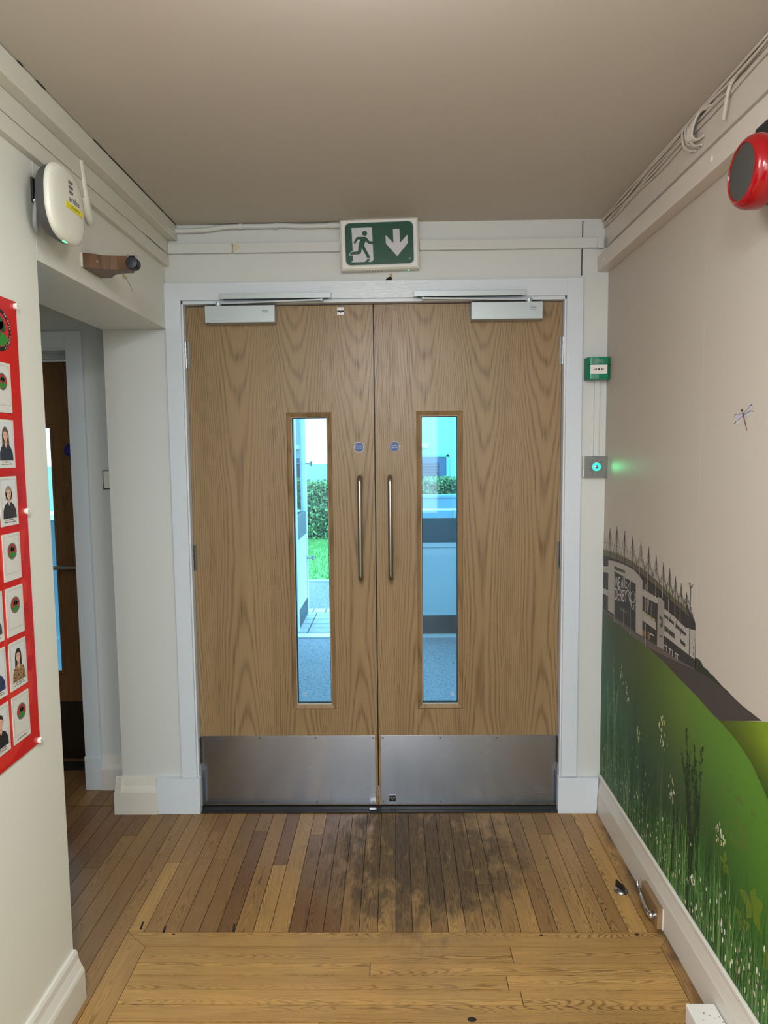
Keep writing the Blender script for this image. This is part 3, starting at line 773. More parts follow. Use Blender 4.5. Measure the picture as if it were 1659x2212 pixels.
7|176,170,160|-4568,10054 -4612,9157 -4650,9166 -4606,10062
7|176,170,160|-4719,10452 -4783,9244 -4819,9252 -4755,10458
7|176,170,160|-4617,8785 -4652,8021 -4690,8032 -4654,8794
7|176,170,160|-5402,10305 -5426,9752 -5461,9759 -5437,10312
7|176,170,160|-5947,10235 -5959,9889 -5991,9896 -5980,10241
7|176,170,160|-6426,9968 -6459,9293 -6491,9300 -6457,9975
7|176,170,160|-6885,10088 -6926,9305 -6956,9312 -6915,10094
7|176,170,160|-7263,10006 -7301,9278 -7330,9285 -7292,10012
7|176,170,160|-4931,9783 -4785,9152 -4816,9158 -4961,9788
7|60,58,60|-6635,9550 -6496,9261 -6532,9266 -6670,9555
7|60,58,60|-7073,9489 -6941,9206 -6975,9211 -7107,9494
7|60,58,60|-7447,9399 -7320,9120 -7352,9125 -7479,9404
6|200,198,196|-3560,9547 -3589,9477 -3636,9489 -3607,9559
6|200,198,196|-3588,9478 -3593,9402 -3640,9412 -3636,9488
6|200,198,196|-3593,9403 -3573,9329 -3621,9337 -3640,9411
6|200,198,196|-3574,9331 -3532,9266 -3578,9272 -3620,9336
6|200,198,196|-3534,9269 -3474,9221 -3515,9221 -3575,9269
6|200,198,196|-3484,9226 -3413,9199 -3434,9188 -3505,9215
6|200,198,196|-3434,9204 -3359,9199 -3340,9179 -3414,9184
6|200,198,196|-3369,9199 -3300,9217 -3260,9198 -3330,9180
6|200,198,196|-3303,9216 -3246,9254 -3201,9238 -3257,9200
6|200,198,196|-3248,9253 -3211,9306 -3162,9292 -3199,9239
6|200,198,196|-3211,9305 -3198,9366 -3149,9355 -3162,9293
6|200,198,196|-3198,9365 -3211,9428 -3161,9419 -3149,9356
6|200,198,196|-3210,9426 -3246,9483 -3198,9478 -3162,9421
6|200,198,196|-3244,9480 -3299,9526 -3257,9526 -3201,9481
6|200,198,196|-3292,9521 -3361,9551 -3334,9560 -3265,9531
6|200,198,196|-3344,9546 -3419,9558 -3424,9576 -3350,9565
6|200,198,196|-3406,9557 -3477,9551 -3508,9570 -3437,9577
6|200,198,196|-3173,9863 -2965,9724 -3006,9721 -3213,9860
6|200,198,196|-2961,9720 -2842,9522 -2891,9527 -3010,9725
6|200,198,196|-2841,9518 -2908,9382 -2958,9394 -2891,9531
6|200,198,196|-2909,9381 -3025,9280 -3072,9295 -2957,9396
6|200,198,196|-3023,9282 -3067,9154 -3117,9167 -3073,9294
6|200,198,196|-2936,9536 -3052,9411 -3101,9425 -2984,9550
6|200,198,196|-3052,9411 -3168,9287 -3216,9301 -3101,9425
6|200,198,196|-3167,9288 -3197,9146 -3247,9158 -3216,9299
6|200,198,196|-3198,9145 -3293,8993 -3341,9007 -3246,9159
6|200,198,196|-3297,8991 -3476,8946 -3515,8965 -3336,9010
6|200,198,196|-3519,8960 -3556,9152 -3508,9143 -3471,8951
6|200,198,196|-3264,9179 -3612,9219 -3623,9236 -3275,9196
5|70,66,62|-1377,10111 -2555,10132 -2561,10032 -1384,9981
6|150,144,136|-1569,10050 -1609,10051 -1612,9999 -1572,9998
6|150,144,136|-1826,10054 -1865,10056 -1868,10005 -1829,10003
6|150,144,136|-2101,10059 -2140,10061 -2143,10010 -2104,10009
6|150,144,136|-2332,10064 -2370,10065 -2373,10015 -2335,10013
0.5|96,86,82|137,8224 -1935,8239 -3712,8252 -5604,8329 -7013,8365 -8332,8463 -8421,8443 -4714,8039 -3445,8070 -1942,8110 126,8042
0.6|70,62,60|-4748,8058 -6180,8185 -8315,8438 -8933,8493 -9948,8499 -10761,8392 -11724,8383 -9725,7568 -9424,7633 -8461,7768 -7393,7856 -6193,7988
0.55|100,90,86|-1557,8080 -3306,8195 -5653,8335 -8315,8438 -8947,8294 -7393,7856 -6193,7988 -4748,8058 -3315,8045
1|44,52,38|-8293,8762 -8459,8797 -8591,8793 -8724,8747 -8793,8680 -9046,8674 -9235,8621 -9416,8624 -9657,8565 -9890,8520 -10115,8503 -10497,8439 -10862,8403 -11724,8383 -10762,8379 -9949,8486 -8934,8478 -8316,8433
'''
DRAGONFLY = '''
0|186,184,196|-10445,15179 -10578,15254 -10684,15289 -10774,15351 -10846,15360 -10869,15318 -10847,15252 -10742,15238 -10583,15178
0.1|186,186,192|-10448,15137 -10638,15168 -10784,15208 -10863,15214 -10884,15189 -10827,15158 -10724,15109 -10591,15068 -10477,15122
0.2|190,182,200|-10403,15181 -10277,15174 -10192,15157 -10075,15178 -10011,15153 -10052,15086 -10141,15064 -10257,15056 -10381,15092
0.3|196,198,198|-10422,15118 -10258,15041 -10145,15004 -10062,14943 -10237,14930 -10346,14988 -10426,15055
0.4|62,56,72|-10451,15182 -10691,15271 -10679,15279 -10438,15190
0.5|62,56,72|-10694,15273 -10718,15320 -10700,15323 -10676,15277
0.6|62,56,72|-10719,15313 -10849,15349 -10830,15365 -10699,15330
0.7|62,56,72|-10454,15132 -10802,15209 -10791,15219 -10443,15142
0.8|62,56,72|-10792,15207 -10879,15185 -10889,15199 -10801,15221
0.9|62,56,72|-10400,15189 -10274,15179 -10280,15169 -10406,15180
1|62,56,72|-10271,15178 -10188,15147 -10199,15140 -10283,15170
1.1|62,56,72|-10129,15176 -10013,15168 -10023,15151 -10139,15159
1.2|62,56,72|-10012,15151 -10075,15084 -10088,15086 -10025,15153
1.3|62,56,72|-10427,15128 -10208,15026 -10224,15018 -10443,15119
1.4|62,56,72|-10100,15011 -10031,14953 -10064,14942 -10133,15000
1.5|50,48,40|-10337,15227 -10342,15261 -10403,15282 -10412,15250 -10408,15209
1.6|40,34,46|-10389,15189 -10444,15193 -10477,15122 -10429,15117
1.7|130,80,84|-10429,15117 -10484,15121 -10652,14783 -10626,14766
'''

# ---------------------------------------------------------------- printed mural on the right wall
def rows(s):
    for l in s.strip().splitlines():
        a, c, p = l.split('|'); yield float(a), lin([int(q) for q in c.split(',')]), [tuple(int(q) / 1e4 for q in t.split(',')) for t in p.split()]
XM = XRW
def MX(layer): return XM - .0006 - .00012 * layer
mu = B()
SKY = lin((190, 182, 171))
mu.poly([(MX(-2), -.0025, .150), (MX(-2), -2.9, .150), (MX(-2), -2.9, 2.11), (MX(-2), -.0025, 2.11)], 0, SKY)
mural = mk('wall_mural', mu, M_print, origin=(XM, -1.4, .15), fixn=False)
tag(mural, 'printed wall mural of a green hill, wild flowers and a football stadium', 'mural')
seam = B().box(MX(-1), MX(-2), -.8265, -.825, .84, 2.10); seam.c = [tuple(q * 1.12 for q in SKY)] * 6
mk('paper_seam', seam, M_print, mural)
crest = [(.0, .8165), (-.1557, .808), (-.3315, .8045), (-.4748, .8058), (-.6193, .7988), (-.7393, .7856), (-.8461, .7768), (-.9424, .7633), (-1.0, .7585), (-1.0663, .7477), (-1.1364, .7254), (-1.2082, .6783), (-1.30, .60), (-1.42, .46), (-1.55, .25), (-1.62, .15)]
def crz(y):
    ys = [-p[0] for p in crest]; return float(np.interp(-y, ys, [p[1] for p in crest]))
def ramp(t, st):
    for (a, ca), (b_, cb) in zip(st[:-1], st[1:]):
        if t <= b_:
            k = 0 if b_ == a else (t - a) / (b_ - a); k = max(0, min(1, k)); return tuple(ca[i] * (1 - k) + cb[i] * k for i in range(3))
    return st[-1][1]
hb = B()
def hillcol(y, z):
    d = crz(y) - z
    a = ramp(-y, [(0, (62, 88, 70)), (.18, (60, 76, 46)), (.4, (74, 88, 40)), (.75, (94, 124, 44)), (1.1, (88, 134, 40)), (1.5, (70, 120, 30))])
    b_ = ramp(-y, [(0, (40, 104, 70)), (.4, (46, 84, 52)), (.8, (52, 74, 40)), (1.2, (50, 104, 36)), (1.6, (44, 110, 34))])
    t = min(1, max(0, d / .42)); t = t * t * (3 - 2 * t)
    return lin(tuple(a[i] * (1 - t) + b_[i] * t for i in range(3)))
ny, nz = 70, 16
for i in range(ny):
    for j in range(nz):
        y0, y1 = -1.62 * i / ny - .003 * (i == 0), -1.62 * (i + 1) / ny
        q = []
        for (yy, jj) in ((y0, j), (y1, j), (y1, j + 1), (y0, j + 1)):
            zb = .150; zz = zb + max(0, crz(yy) - zb) * jj / nz; q.append((yy, zz))
        hb.add([(MX(2), a, c) for a, c in q], [(0, 1, 2, 3)], 0, [hillcol(*p_) for p_ in q])
h2 = [(-.978, .761), (-1.1964, .846), (-1.5, .90), (-1.9, .92), (-2.9, .90)]
def h2z(y): return float(np.interp(-y, [-p[0] for p in h2], [p[1] for p in h2]))
def h2c(y, z):
    d = h2z(y) - z; e = z - crz(y) if y > -1.62 else .5
    c = ramp(d, [(0, (120, 150, 30)), (.05, (134, 160, 28)), (.2, (90, 130, 26)), (.45, (60, 100, 24)), (.8, (40, 80, 26))])
    k = max(.55, min(1, .55 + e * 3.2)); return lin(tuple(v * k for v in c))
for i in range(60):
    for j in range(16):
        y0, y1 = -.978 - 1.92 * i / 60, -.978 - 1.92 * (i + 1) / 60; q = []
        for (yy, jj) in ((y0, j), (y1, j), (y1, j + 1), (y0, j + 1)): q.append((yy, .15 + (h2z(yy) - .15) * jj / 16))
        hb.add([(MX(1), a, c) for a, c in q], [(0, 1, 2, 3)], 0, [h2c(*p_) for p_ in q])
mk('hill_print', hb, M_print, mural, fixn=False)
sb = B(); rd = B()
for l, c, p in rows(STADIUM):
    (rd if l < 1 else sb).poly([(MX(.1 + l * .9) if l < 1 else MX(l + .4), max(-2.9, min(-.003, a)), z) for a, z in p], 0, c)
INK = lambda c: lin(c)
def taff(o, r_, u_, wdt, hgt):
    """2D text box (wdt,hgt) to wall quad by affine o + a*r + b*u"""
    return lambda a, c: (MX(7.2), o[0] + (r_[0] - o[0]) * (a / wdt) + (u_[0] - o[0]) * (c / hgt), o[1] + (r_[1] - o[1]) * (a / wdt) + (u_[1] - o[1]) * (c / hgt))
for body, o, r_, u_ in (('WE ARE', (-.1506, .9315), (-.2813, .9551), (-.1484, .9724)), ('DERBY', (-.153, .889), (-.2843, .9058), (-.1508, .9319))):
    tb = B(); tb.text(body, 1, lambda a, c: (a, c, 0), align='LEFT')
    a = np.array(tb.v); mn, mxx = a.min(0), a.max(0); fn = taff(o, r_, u_, mxx[0] - mn[0], mxx[1] - mn[1])
    # the letters lean with the drawn facade: the top edge keeps the slope of the base
    vs = [fn(p[0] - mn[0], p[1] - mn[1]) for p in tb.v]
    sb.add(vs, tb.f, 0, INK((205, 202, 198)))
mk('stadium_print', sb, M_print, mural, fixn=False); mk('road_print', rd, M_print, mural, fixn=False)
db = B()
for l, c, p in rows(DRAGONFLY): db.poly([(MX(2 + l), a, z) for a, z in p], 0, c)
mk('dragonfly_print', db, M_print, mural, fixn=False)
# plants, blades and flower heads of the print
rg = random.Random(3)
gb = B()
def blade(y, z, h, lean, wd, col, layer):
    layer += rg.random() * .5
    pts = []; n = 4
    L = []; Rr = []
    for i in range(n + 1):
        t = i / n; cy = y + lean * t * t; cz = z + h * t; w_ = wd * (1 - t) ** .7 / 2
        L.append((MX(layer), cy - w_, cz)); Rr.append((MX(layer), cy + w_, cz))
    gb.poly([p for p in L if -2.9 < p[1] < -.003 or True] + Rr[::-1], 0, col)
def clampy(y): return min(-.006, y)
for i in range(3300):
    y = -rg.random() ** .9 * 2.3 - .004; t = -y
    h = rg.uniform(.05, .24) * (1.0 + .25 * math.sin(t * 9)); z = rg.uniform(.13, .20)
    g = rg.random()
    col = ramp(g, [(0, (24, 62, 34)), (.35, (40, 96, 40)), (.7, (70, 136, 54)), (.92, (120, 168, 84)), (1, (150, 178, 120))])
    if t < .6: col = tuple(col[k] * .72 + (60, 90, 74)[k] * .22 for k in range(3))
    lean = rg.gauss(0, .02); 
    if y + lean > -.004: lean = -abs(lean)
    blade(min(y, -.008), max(.151, z), h, lean, rg.uniform(.002, .0055), lin(col), 3 + rg.random() * 1.5)
for i in range(520):
    y = -rg.random() * 2.2 - .02; h = rg.uniform(.14, .36); lean = rg.gauss(0, .04)
    if y + lean > -.006: lean = -.03
    dk = rg.random() < .6
    blade(y, .155, h, lean, rg.uniform(.0012, .0025), lin((26, 58, 38) if dk else (110, 140, 96)), 4.5 + rg.random())
def bush(y, z, h, spread, n, col, leafs, layer, ll=.016):
    for k in range(n):
        lean = rg.uniform(-1, 1) * spread; hh = h * rg.uniform(.6, 1); blade(y + rg.uniform(-.01, .01), z, hh, lean, .003, col, layer)
        for m in range(leafs):
            t = rg.uniform(.35, 1); cy = y + lean * t * t; cz = z + hh * t; an = rg.uniform(-.9, .9); l = ll * rg.uniform(.6, 1.2)
            dy, dz = math.sin(an) * l, abs(math.cos(an)) * l; px_, pz_ = -dz * .18, dy * .18
            cy = min(cy, -.025)
            lj = layer + .1 + rg.random()
            gb.poly([(MX(lj), cy, cz), (MX(lj), cy + dy / 2 + px_, cz + dz / 2 + pz_), (MX(lj), cy + dy, cz + dz), (MX(lj), cy + dy / 2 - px_, cz + dz / 2 - pz_)], 0, col)
DKP = lin((34, 54, 30))
bush(-.815, .30, .40, .05, 4, DKP, 30, 6); bush(-.88, .30, .42, .05, 4, DKP, 30, 6); bush(-.84, .26, .36, .11, 8, DKP, 22, 6)
bush(-.72, .20, .26, .05, 6, lin((36, 60, 40)), 8, 5.5); bush(-.50, .20, .30, .08, 8, lin((34, 66, 44)), 10, 5.5)
LGP = lin((92, 128, 96))
bush(-.17, .28, .43, .05, 4, LGP, 46, 5.4, .02); bush(-.10, .26, .36, .04, 3, LGP, 40, 5.4, .018)
bush(-.38, .25, .42, .02, 2, lin((40, 84, 58)), 12, 5.2, .03)
YG = lin((96, 122, 36))
for (cy, cz, s_) in ((-1.16, .40, 1.0), (-1.24, .33, .8), (-1.30, .42, .9), (-1.38, .34, 1), (-1.12, .33, .7), (-1.03, .42, .5)):
    for k in range(7):
        an = k / 7 * 2 * math.pi + rg.random(); l = .055 * s_ * rg.uniform(.6, 1.1)
        dy, dz = math.cos(an) * l, math.sin(an) * l * 1.2; lj = 2.6 + rg.random() * .8
        gb.poly([(MX(lj), cy, cz), (MX(lj), cy + dy * .5 - dz * .3, cz + dz * .5 + dy * .3), (MX(lj), cy + dy, cz + dz), (MX(lj), cy + dy * .5 + dz * .3, cz + dz * .5 - dy * .3)], 0, YG)
OB = lin((84, 112, 40))
for k in range(26):
    cy, cz = rg.gauss(-1.08, .03), rg.gauss(.56, .045); l = .03
    an = rg.random() * 6.3; lj = 2.6 + rg.random() * .8; gb.poly([(MX(lj), cy, cz), (MX(lj), cy + l * math.cos(an), cz + l * math.sin(an)), (MX(lj), cy + l * math.cos(an + .7), cz + l * math.sin(an + .7))], 0, OB)
def flower(y, z, s_, col, layer):
    y = min(y, -.012)
    gb.poly([(MX(layer), y + s_ * .42 * math.cos(a), z + s_ * math.sin(a)) for a in [k / 7 * 2 * math.pi for k in range(7)]], 0, col)
for i in range(330):
    t = rg.random() ** 1.1 * 2.0; z = .165 + abs(rg.gauss(0, 1)) * (.075 if t > .5 else .13) + rg.random() * .02
    col = rg.choice([(214, 218, 196), (204, 196, 190), (190, 170, 168), (224, 226, 214), (196, 200, 150)])
    f_ = .8 if t < .5 else 1
    flower(-t - .01, min(z, .62), rg.uniform(.0035, .0085) * (.8 + t * .3), lin(tuple(v * f_ for v in col)), 8 + rg.random())
for (y, z) in ((-.62, .62), (-.60, .60), (-.625, .575), (-.635, .55), (-.30, .60), (-.31, .57), (-.70, .46), (-.705, .44), (-.71, .425), (-.99, .49), (-1.0, .475), (-1.01, .46), (-.42, .50), (-.43, .48), (-.24, .66), (-.245, .64)):
    for k in range(5): flower(y + rg.gauss(0, .010), z + rg.gauss(0, .012), rg.uniform(.004, .009), lin(rg.choice([(216, 218, 190), (210, 206, 200), (200, 200, 120)])), 8.6)
    blade(y, max(.2, z - .22), .22, 0, .0015, lin((110, 130, 90)), 6)
for (y, z) in ((-.86, .265), (-1.35, .30)):   # daisies
    for k in range(9):
        a = k / 9 * 2 * math.pi; flower(y + .011 * math.cos(a), z + .011 * math.sin(a), .0055, lin((230, 232, 228)), 9)
    flower(y, z, .005, lin((214, 190, 60)), 9.4)
mk('meadow_print', gb, M_print, mural, fixn=False)

# ---------------------------------------------------------------- right wall: trunking, board, cables
def box_thing(name, dims, mat, label, cat, group=None, bevel=.0015, origin=None, kind=None):
    o = mk(name, B().box(*dims), mat, bevel=bevel, origin=origin); tag(o, label, cat, group, kind); return o
M_trunk = paint('painted_trunking', (212, 204, 194), .34, .18, 25, .07)
tr = box_thing('cable_trunking', (.840, XRW, -6.7, -.0005, 2.098, 2.1545), M_trunk, 'deep cream box trunking running along the right wall above the mural', 'cable trunking', bevel=.003)
for y_ in (-.07, -.93, -1.7):
    mk('screw_cap', B().lathe([(.0085, 0), (.008, .002), (.004, .0035)], lambda p, q, h, y_=y_: (.8402 - h, y_ + p, 2.128 + q), 16), M_trunk, tr, smooth=True)
bd = struct(mk('trim_4', B().box(.866, XRW, -6.7, -.0005, 2.187, 2.2895), M_trunk, bevel=.002))
bun = thing('cable_bundle', (.86, -1.0, 2.27), 'bundle of thin painted cables clipped under the ceiling above the right wall', 'cable')
rc = random.Random(5)
for i, (cx, cz) in enumerate(((.8535, 2.2862), (.8615, 2.2862), (.8625, 2.2785), (.8548, 2.2792), (.8628, 2.2705), (.8626, 2.2625), (.8626, 2.2550))):
    path = []; y_ = -.004; ph1, ph2 = rc.random() * 6, rc.random() * 6
    while y_ > -2.6:
        sag = 0 if i < 2 else .004 * math.sin(y_ * 7 + ph1) + .003 * math.sin(y_ * 17 + ph2)
        far = min(1, -y_ / .35)
        path.append((cx - .0012 * abs(math.sin(y_ * 11 + ph2)), y_, cz + sag * (0 if cz > 2.284 else 1) - (0 if i < 4 else .0)))
        y_ -= .06
    mk('cable', B().tube(path, .0034, 8), M_cable, bun, smooth=True)
def arc_cable(pts, r_=.003):
    # smooth through points
    P = [Vector(p) for p in pts]; out = []
    for i in range(len(P) - 1):
        p0 = P[max(i - 1, 0)]; p1 = P[i]; p2 = P[i + 1]; p3 = P[min(i + 2, len(P) - 1)]
        for k in range(6):
            t = k / 6; out.append(.5 * ((2 * p1) + (p2 - p0) * t + (2 * p0 - 5 * p1 + 4 * p2 - p3) * t * t + (3 * p1 - p0 - 3 * p2 + p3) * t ** 3))
    out.append(P[-1]); return out
for k in range(5):
    o_ = k * .0065
    mk('cable_loop', B().tube(arc_cable([(.858, -.86 - o_ * .6, 2.276), (.851, -.835, 2.280), (.845, -.815 + o_, 2.262), (.846, -.80 + o_, 2.238), (.855, -.812 + o_, 2.222 + o_ * .3), (.861, -.835, 2.222)]), .0032, 8), M_cable, bun, smooth=True)
for (a, c) in ((-.735, 0), (-.755, .004), (-.77, -.002)):
    mk('cable_loop', B().tube(arc_cable([(.853, a + .012, 2.282), (.848, a, 2.262), (.850, a - .006, 2.236), (.856, a - .03, 2.214 + c), (.861, a - .055, 2.205)]), .003, 8), M_cable, bun, smooth=True)
mk('loose_cable_end', B().tube(arc_cable([(.858, -1.02, 2.278), (.853, -.99, 2.268), (.852, -.975, 2.245), (.855, -.955, 2.205)]), .0042, 8), M_cable, bun, smooth=True)

# siren
sir = thing('alarm_siren', (XRW, -1.222, 1.985), 'round red fire alarm siren with a dark grey face on the right wall', 'alarm siren')
sc_y, sc_z = -1.222, 1.985
mk('base', B().box(.828, .8395, -1.305, -1.155, 1.935, 2.095).box(.8395, XRW, -1.30, -1.16, 1.94, 2.092), M_bplas, sir, bevel=.006)
fnS = lambda p, q, h: (.84 - h, sc_y + p, sc_z + q)
mk('neck', B().lathe([(.058, .0), (.058, .028)], fnS, 48), M_bplas, sir, smooth=True)
mk('horn_housing', B().lathe([(.055, .018), (.064, .020), (.0685, .024), (.070, .030), (.070, .046), (.0685, .055), (.065, .062), (.060, .067), (.0555, .0695), (.0535, .0695), (.0525, .067)], fnS, 64), M_red, sir, smooth=True)
mk('face', B().lathe([(.0528, .060), (.0528, .0672), (.050, .0682), (.02, .0686)], fnS, 64), M_grey, sir, smooth=True)

# door release call point, conduit, exit button
cp = thing('door_release_call_point', (.837, 0, 1.696), 'green emergency door release box on the white board beside the right door', 'call point')
mk('housing', B().prism([(.0, 0), (.0, -.046), (.010, -.056), (.04, -.060), (.074, -.058), (.0835, -.050), (.0855, -.02), (.0855, 0)], lambda u, v, w_: (.7945 + u, v, w_), 1.6965, 1.779), M_green, cp, bevel=.0025)
mk('window', B().box(.8035, .8655, -.0606, -.055, 1.7175, 1.7495), M_wplas, cp, bevel=.0006)
ib = B().lathe([(.0035, 0), (.0035, .0005)], lambda p, q, h: (.8345 + p, -.0608 - h, 1.7335 + q), 16)
for s_ in (-1, 1):
    ib.box(.8345 + s_ * .018, .8345 + s_ * .010, -.0611, -.0606, 1.7325, 1.7345)
    ib.add([(.8345 + s_ * .0115, -.0611, 1.7375), (.8345 + s_ * .0065, -.0611, 1.7335), (.8345 + s_ * .0115, -.0611, 1.7295)], [(0, 1, 2)])
mk('arrows_symbol', ib, M_ink, cp)
mk('lettering', B().text('EMERGENCY', .0058, lambda a, c: (.8355 + a, -.0605, 1.7655 + c), xs=.9).text('DOOR RELEASE', .0058, lambda a, c: (.8355 + a, -.0605, 1.7588 + c), xs=.9), M_swhite, cp)
mk('cover_line', B().box(.7955, .8785, -.0608, -.052, 1.7505, 1.7512), M_black, cp)
box_thing('conduit_strip', (.834, .8535, -.012, 0, 1.412, 1.697), M_wallr, 'narrow white conduit strip between the green release box and the steel exit button', 'conduit', bevel=.001)
eb = thing('exit_button', (.8375, 0, 1.332), 'square steel press to exit button plate with a glowing green ring', 'exit button')
mk('back_box', B().box(.792, .880, -.026, 0, 1.333, 1.411), M_wplas, eb, bevel=.001)
pl_ = mk('plate', B().box(.7945, .8802, -.0290, -.0262, 1.3325, 1.4115), M_steel, eb, bevel=.0006)
bx, bz = .8405, 1.3725
tb = B()
def ringtext(s_, r_, a0, a1, flip=False, size=.0062):
    n = len(s_)
    for i, ch in enumerate(s_):
        if ch == ' ': continue
        a = a0 + (a1 - a0) * i / (n - 1); rot = a - math.pi / 2 if not flip else a + math.pi / 2
        cx, cz = bx + r_ * math.cos(a), bz + r_ * math.sin(a)
        tb.text(ch, size, lambda u, v, cx=cx, cz=cz, rot=rot: (cx + u * math.cos(rot) - v * math.sin(rot), -.0294, cz + u * math.sin(rot) + v * math.cos(rot)))
ringtext('PRESS TO EXIT', .0245, R(165), R(15)); ringtext('PRESS TO EXIT', .0245, R(195), R(345), True)
mk('lettering', tb, M_ink, eb)
fE = lambda p, q, h: (bx + p, -.029 - h, bz + q)
rb = B(); n = 36
for (r0, h0), (r1, h1) in zip([(.0148, 0), (.0148, .002), (.0130, .0032), (.0085, .003)], [(.0148, .002), (.0130, .0032), (.0085, .003), (.0082, 0)]):
    for k in range(n):
        a0, a1 = 2 * math.pi * k / n, 2 * math.pi * (k + 1) / n
        rb.add([fE(r0 * math.cos(a0), r0 * math.sin(a0), h0), fE(r0 * math.cos(a1), r0 * math.sin(a1), h0), fE(r1 * math.cos(a1), r1 * math.sin(a1), h1), fE(r1 * math.cos(a0), r1 * math.sin(a0), h1)], [(0, 1, 2, 3)])
mk('light_ring', rb, M_ringled, eb, smooth=True)
mk('button', B().lathe([(.0078, 0), (.0078, .002), (.006, .003)], fE, 24), M_steel, eb, smooth=True)
screws(eb, [(.8115, 1.3725), (.8695, 1.3725)], .0291, .0028, mat=M_chrome)
gl = bpy.data.lights.new('exit_button_glow', 'SPOT'); gl.energy = .16; gl.color = (.08, 1, .35); gl.spot_size = R(70); gl.spot_blend = 1; gl.shadow_soft_size = .012
go = bpy.data.objects.new('exit_button_glow', gl); COL.objects.link(go); go.location = (bx, -.034, bz); go.rotation_euler = Vector((.30, -1, 0)).to_track_quat('-Z', 'Y').to_euler()

# ---------------------------------------------------------------- above the doors
mt = B().box(-.7645, -.523, -.019, 0, 2.183, 2.2195).box(-.520, -.1195, -.019, 0, 2.1825, 2.219).box(.1755, .835, -.019, 0, 2.1825, 2.219).box(.835, .857, -.022, 0, 2.180, 2.2215)
mt = mk('mini_trunking', mt, M_wallr, bevel=.003); tag(mt, 'slim white trunking strip crossing the wall above the double doors', 'cable trunking')
mk('filler_blob', B().poly([(-.521, -.0196, 2.184), (-.512, -.0196, 2.186), (-.505, -.0196, 2.196), (-.492, -.0196, 2.200), (-.490, -.0196, 2.206), (-.498, -.0196, 2.211), (-.505, -.0196, 2.216), (-.519, -.0196, 2.213)]), plain('filler', (206, 198, 170), .7), mt)
pc = thing('conduit_pipe', (-.43, 0, 2.26), 'round white conduit pipe running from the left corner to the exit sign', 'conduit')
mk('pipe', B().tube(arc_cable([(-.742, -.014, 2.2655), (-.66, -.014, 2.266), (-.60, -.014, 2.270), (-.555, -.014, 2.2765), (-.49, -.014, 2.2785), (-.40, -.014, 2.2785), (-.33, -.014, 2.2795), (-.27, -.014, 2.2765), (-.20, -.014, 2.2765), (-.116, -.014, 2.278)]), .0092, 14), M_wallr, pc, smooth=True)
mk('coupling', B().tube([(-.160, -.014, 2.2772), (-.116, -.014, 2.278)], .0112, 14), M_wallr, pc, smooth=True)
for cx in (-.490, -.358):
    mk('pipe_clip', B().tube([(cx - .006, -.014, 2.2785), (cx + .006, -.014, 2.2785)], .0112, 14).box(cx - .0055, cx + .0055, -.016, 0, 2.2785, 2.289), M_wallr, pc, smooth=True)
# exit sign
es = bpy.data.objects.new('exit_sign', None); COL.objects.link(es); es.location = (.0275, 0, 2.105); ORG[es.name] = es.location.copy()
tag(es, 'green running man exit sign with a down arrow above the double doors', 'exit sign')
scx, scz = .0275, 2.1995
rt = R(1.2)
def SG(u, v, d): return (scx + u * math.cos(rt) - v * math.sin(rt), -d, scz + u * math.sin(rt) + v * math.cos(rt))
fr = B(); W2, H2 = .1455, .0925
prof = [(W2 - .006, H2 - .006, .0), (W2 - .003, H2 - .003, .004), (W2, H2, .034), (W2 - .0015, H2 - .0015, .042), (W2 - .008, H2 - .008, .049), (.130, .0765, .0485)]
vs = []
for a, c, d in prof: vs += [SG(-a, -c, d), SG(a, -c, d), SG(a, c, d), SG(-a, c, d)]
fs = [(0, 1, 2, 3), tuple(range(20, 24))]
for L in range(5):
    for k in range(4): fs.append((L * 4 + k, L * 4 + (k + 1) % 4, L * 4 + 4 + (k + 1) % 4, L * 4 + 4 + k))
fr.add(vs, fs); mk('housing', fr, M_wplas, es, bevel=.0015)
def rr(w_, h_, r_, n=8):
    P = []
    for cx, cz, a0 in ((w_ - r_, h_ - r_, 0), (-w_ + r_, h_ - r_, 90), (-w_ + r_, -h_ + r_, 180), (w_ - r_, -h_ + r_, 270)):
        for k in range(n + 1):
            a = R(a0 + 90 * k / n); P.append((cx + r_ * math.cos(a), cz + r_ * math.sin(a)))
    return P
mk('panel_rim', B().prism(rr(.1275, .0775, .020), lambda u, v, d: SG(u, v, d), .046, .0502), M_swhite, es)
mk('green_panel', B().prism(rr(.1248, .0748, .018), lambda u, v, d: SG(u, v, d), .048, .0508), M_sgreen, es)
def SC(cx, cy, d=.0513): return SG((cx - 813) * .0002045, -(cy + (cx - 813) * .024 - 628) * .0002045, d)
wp = B().poly([SC(*p) for p in [(322, 358), (690, 349), (698, 915), (668, 948), (300, 955), (328, 925), (330, 835), (330, 762)]])
wp.poly([SC(*p) for p in [(262, 837), (276, 800), (300, 772), (332, 760), (332, 772), (304, 784), (286, 806), (280, 824), (332, 822), (332, 836)]])
wp.poly([SC(*p) for p in [(1063, 380), (1180, 378), (1183, 622), (1320, 480), (1320, 632), (1128, 858), (930, 635), (928, 485), (1066, 625)]])
mk('white_symbols', wp, M_swhite, es)
mp = B().poly([SC(556 + 44 * math.cos(a), 452 + 45 * math.sin(a), .0517) for a in [k / 24 * 2 * math.pi for k in range(24)]])
mp.poly([SC(*p, .0517) for p in [(355, 600), (400, 530), (425, 513), (570, 513), (600, 540), (640, 592), (699, 592), (699, 637), (625, 637), (610, 628), (568, 588), (540, 655), (556, 700), (648, 884), (590, 888), (495, 705), (482, 780), (468, 805), (440, 818), (280, 822), (290, 800), (320, 775), (420, 766), (430, 740), (438, 660), (470, 558), (430, 560), (388, 622), (372, 634), (356, 622)]])
mp.poly([SC(*p, .0517) for p in [(540, 952), (588, 905), (640, 903), (598, 950)]])
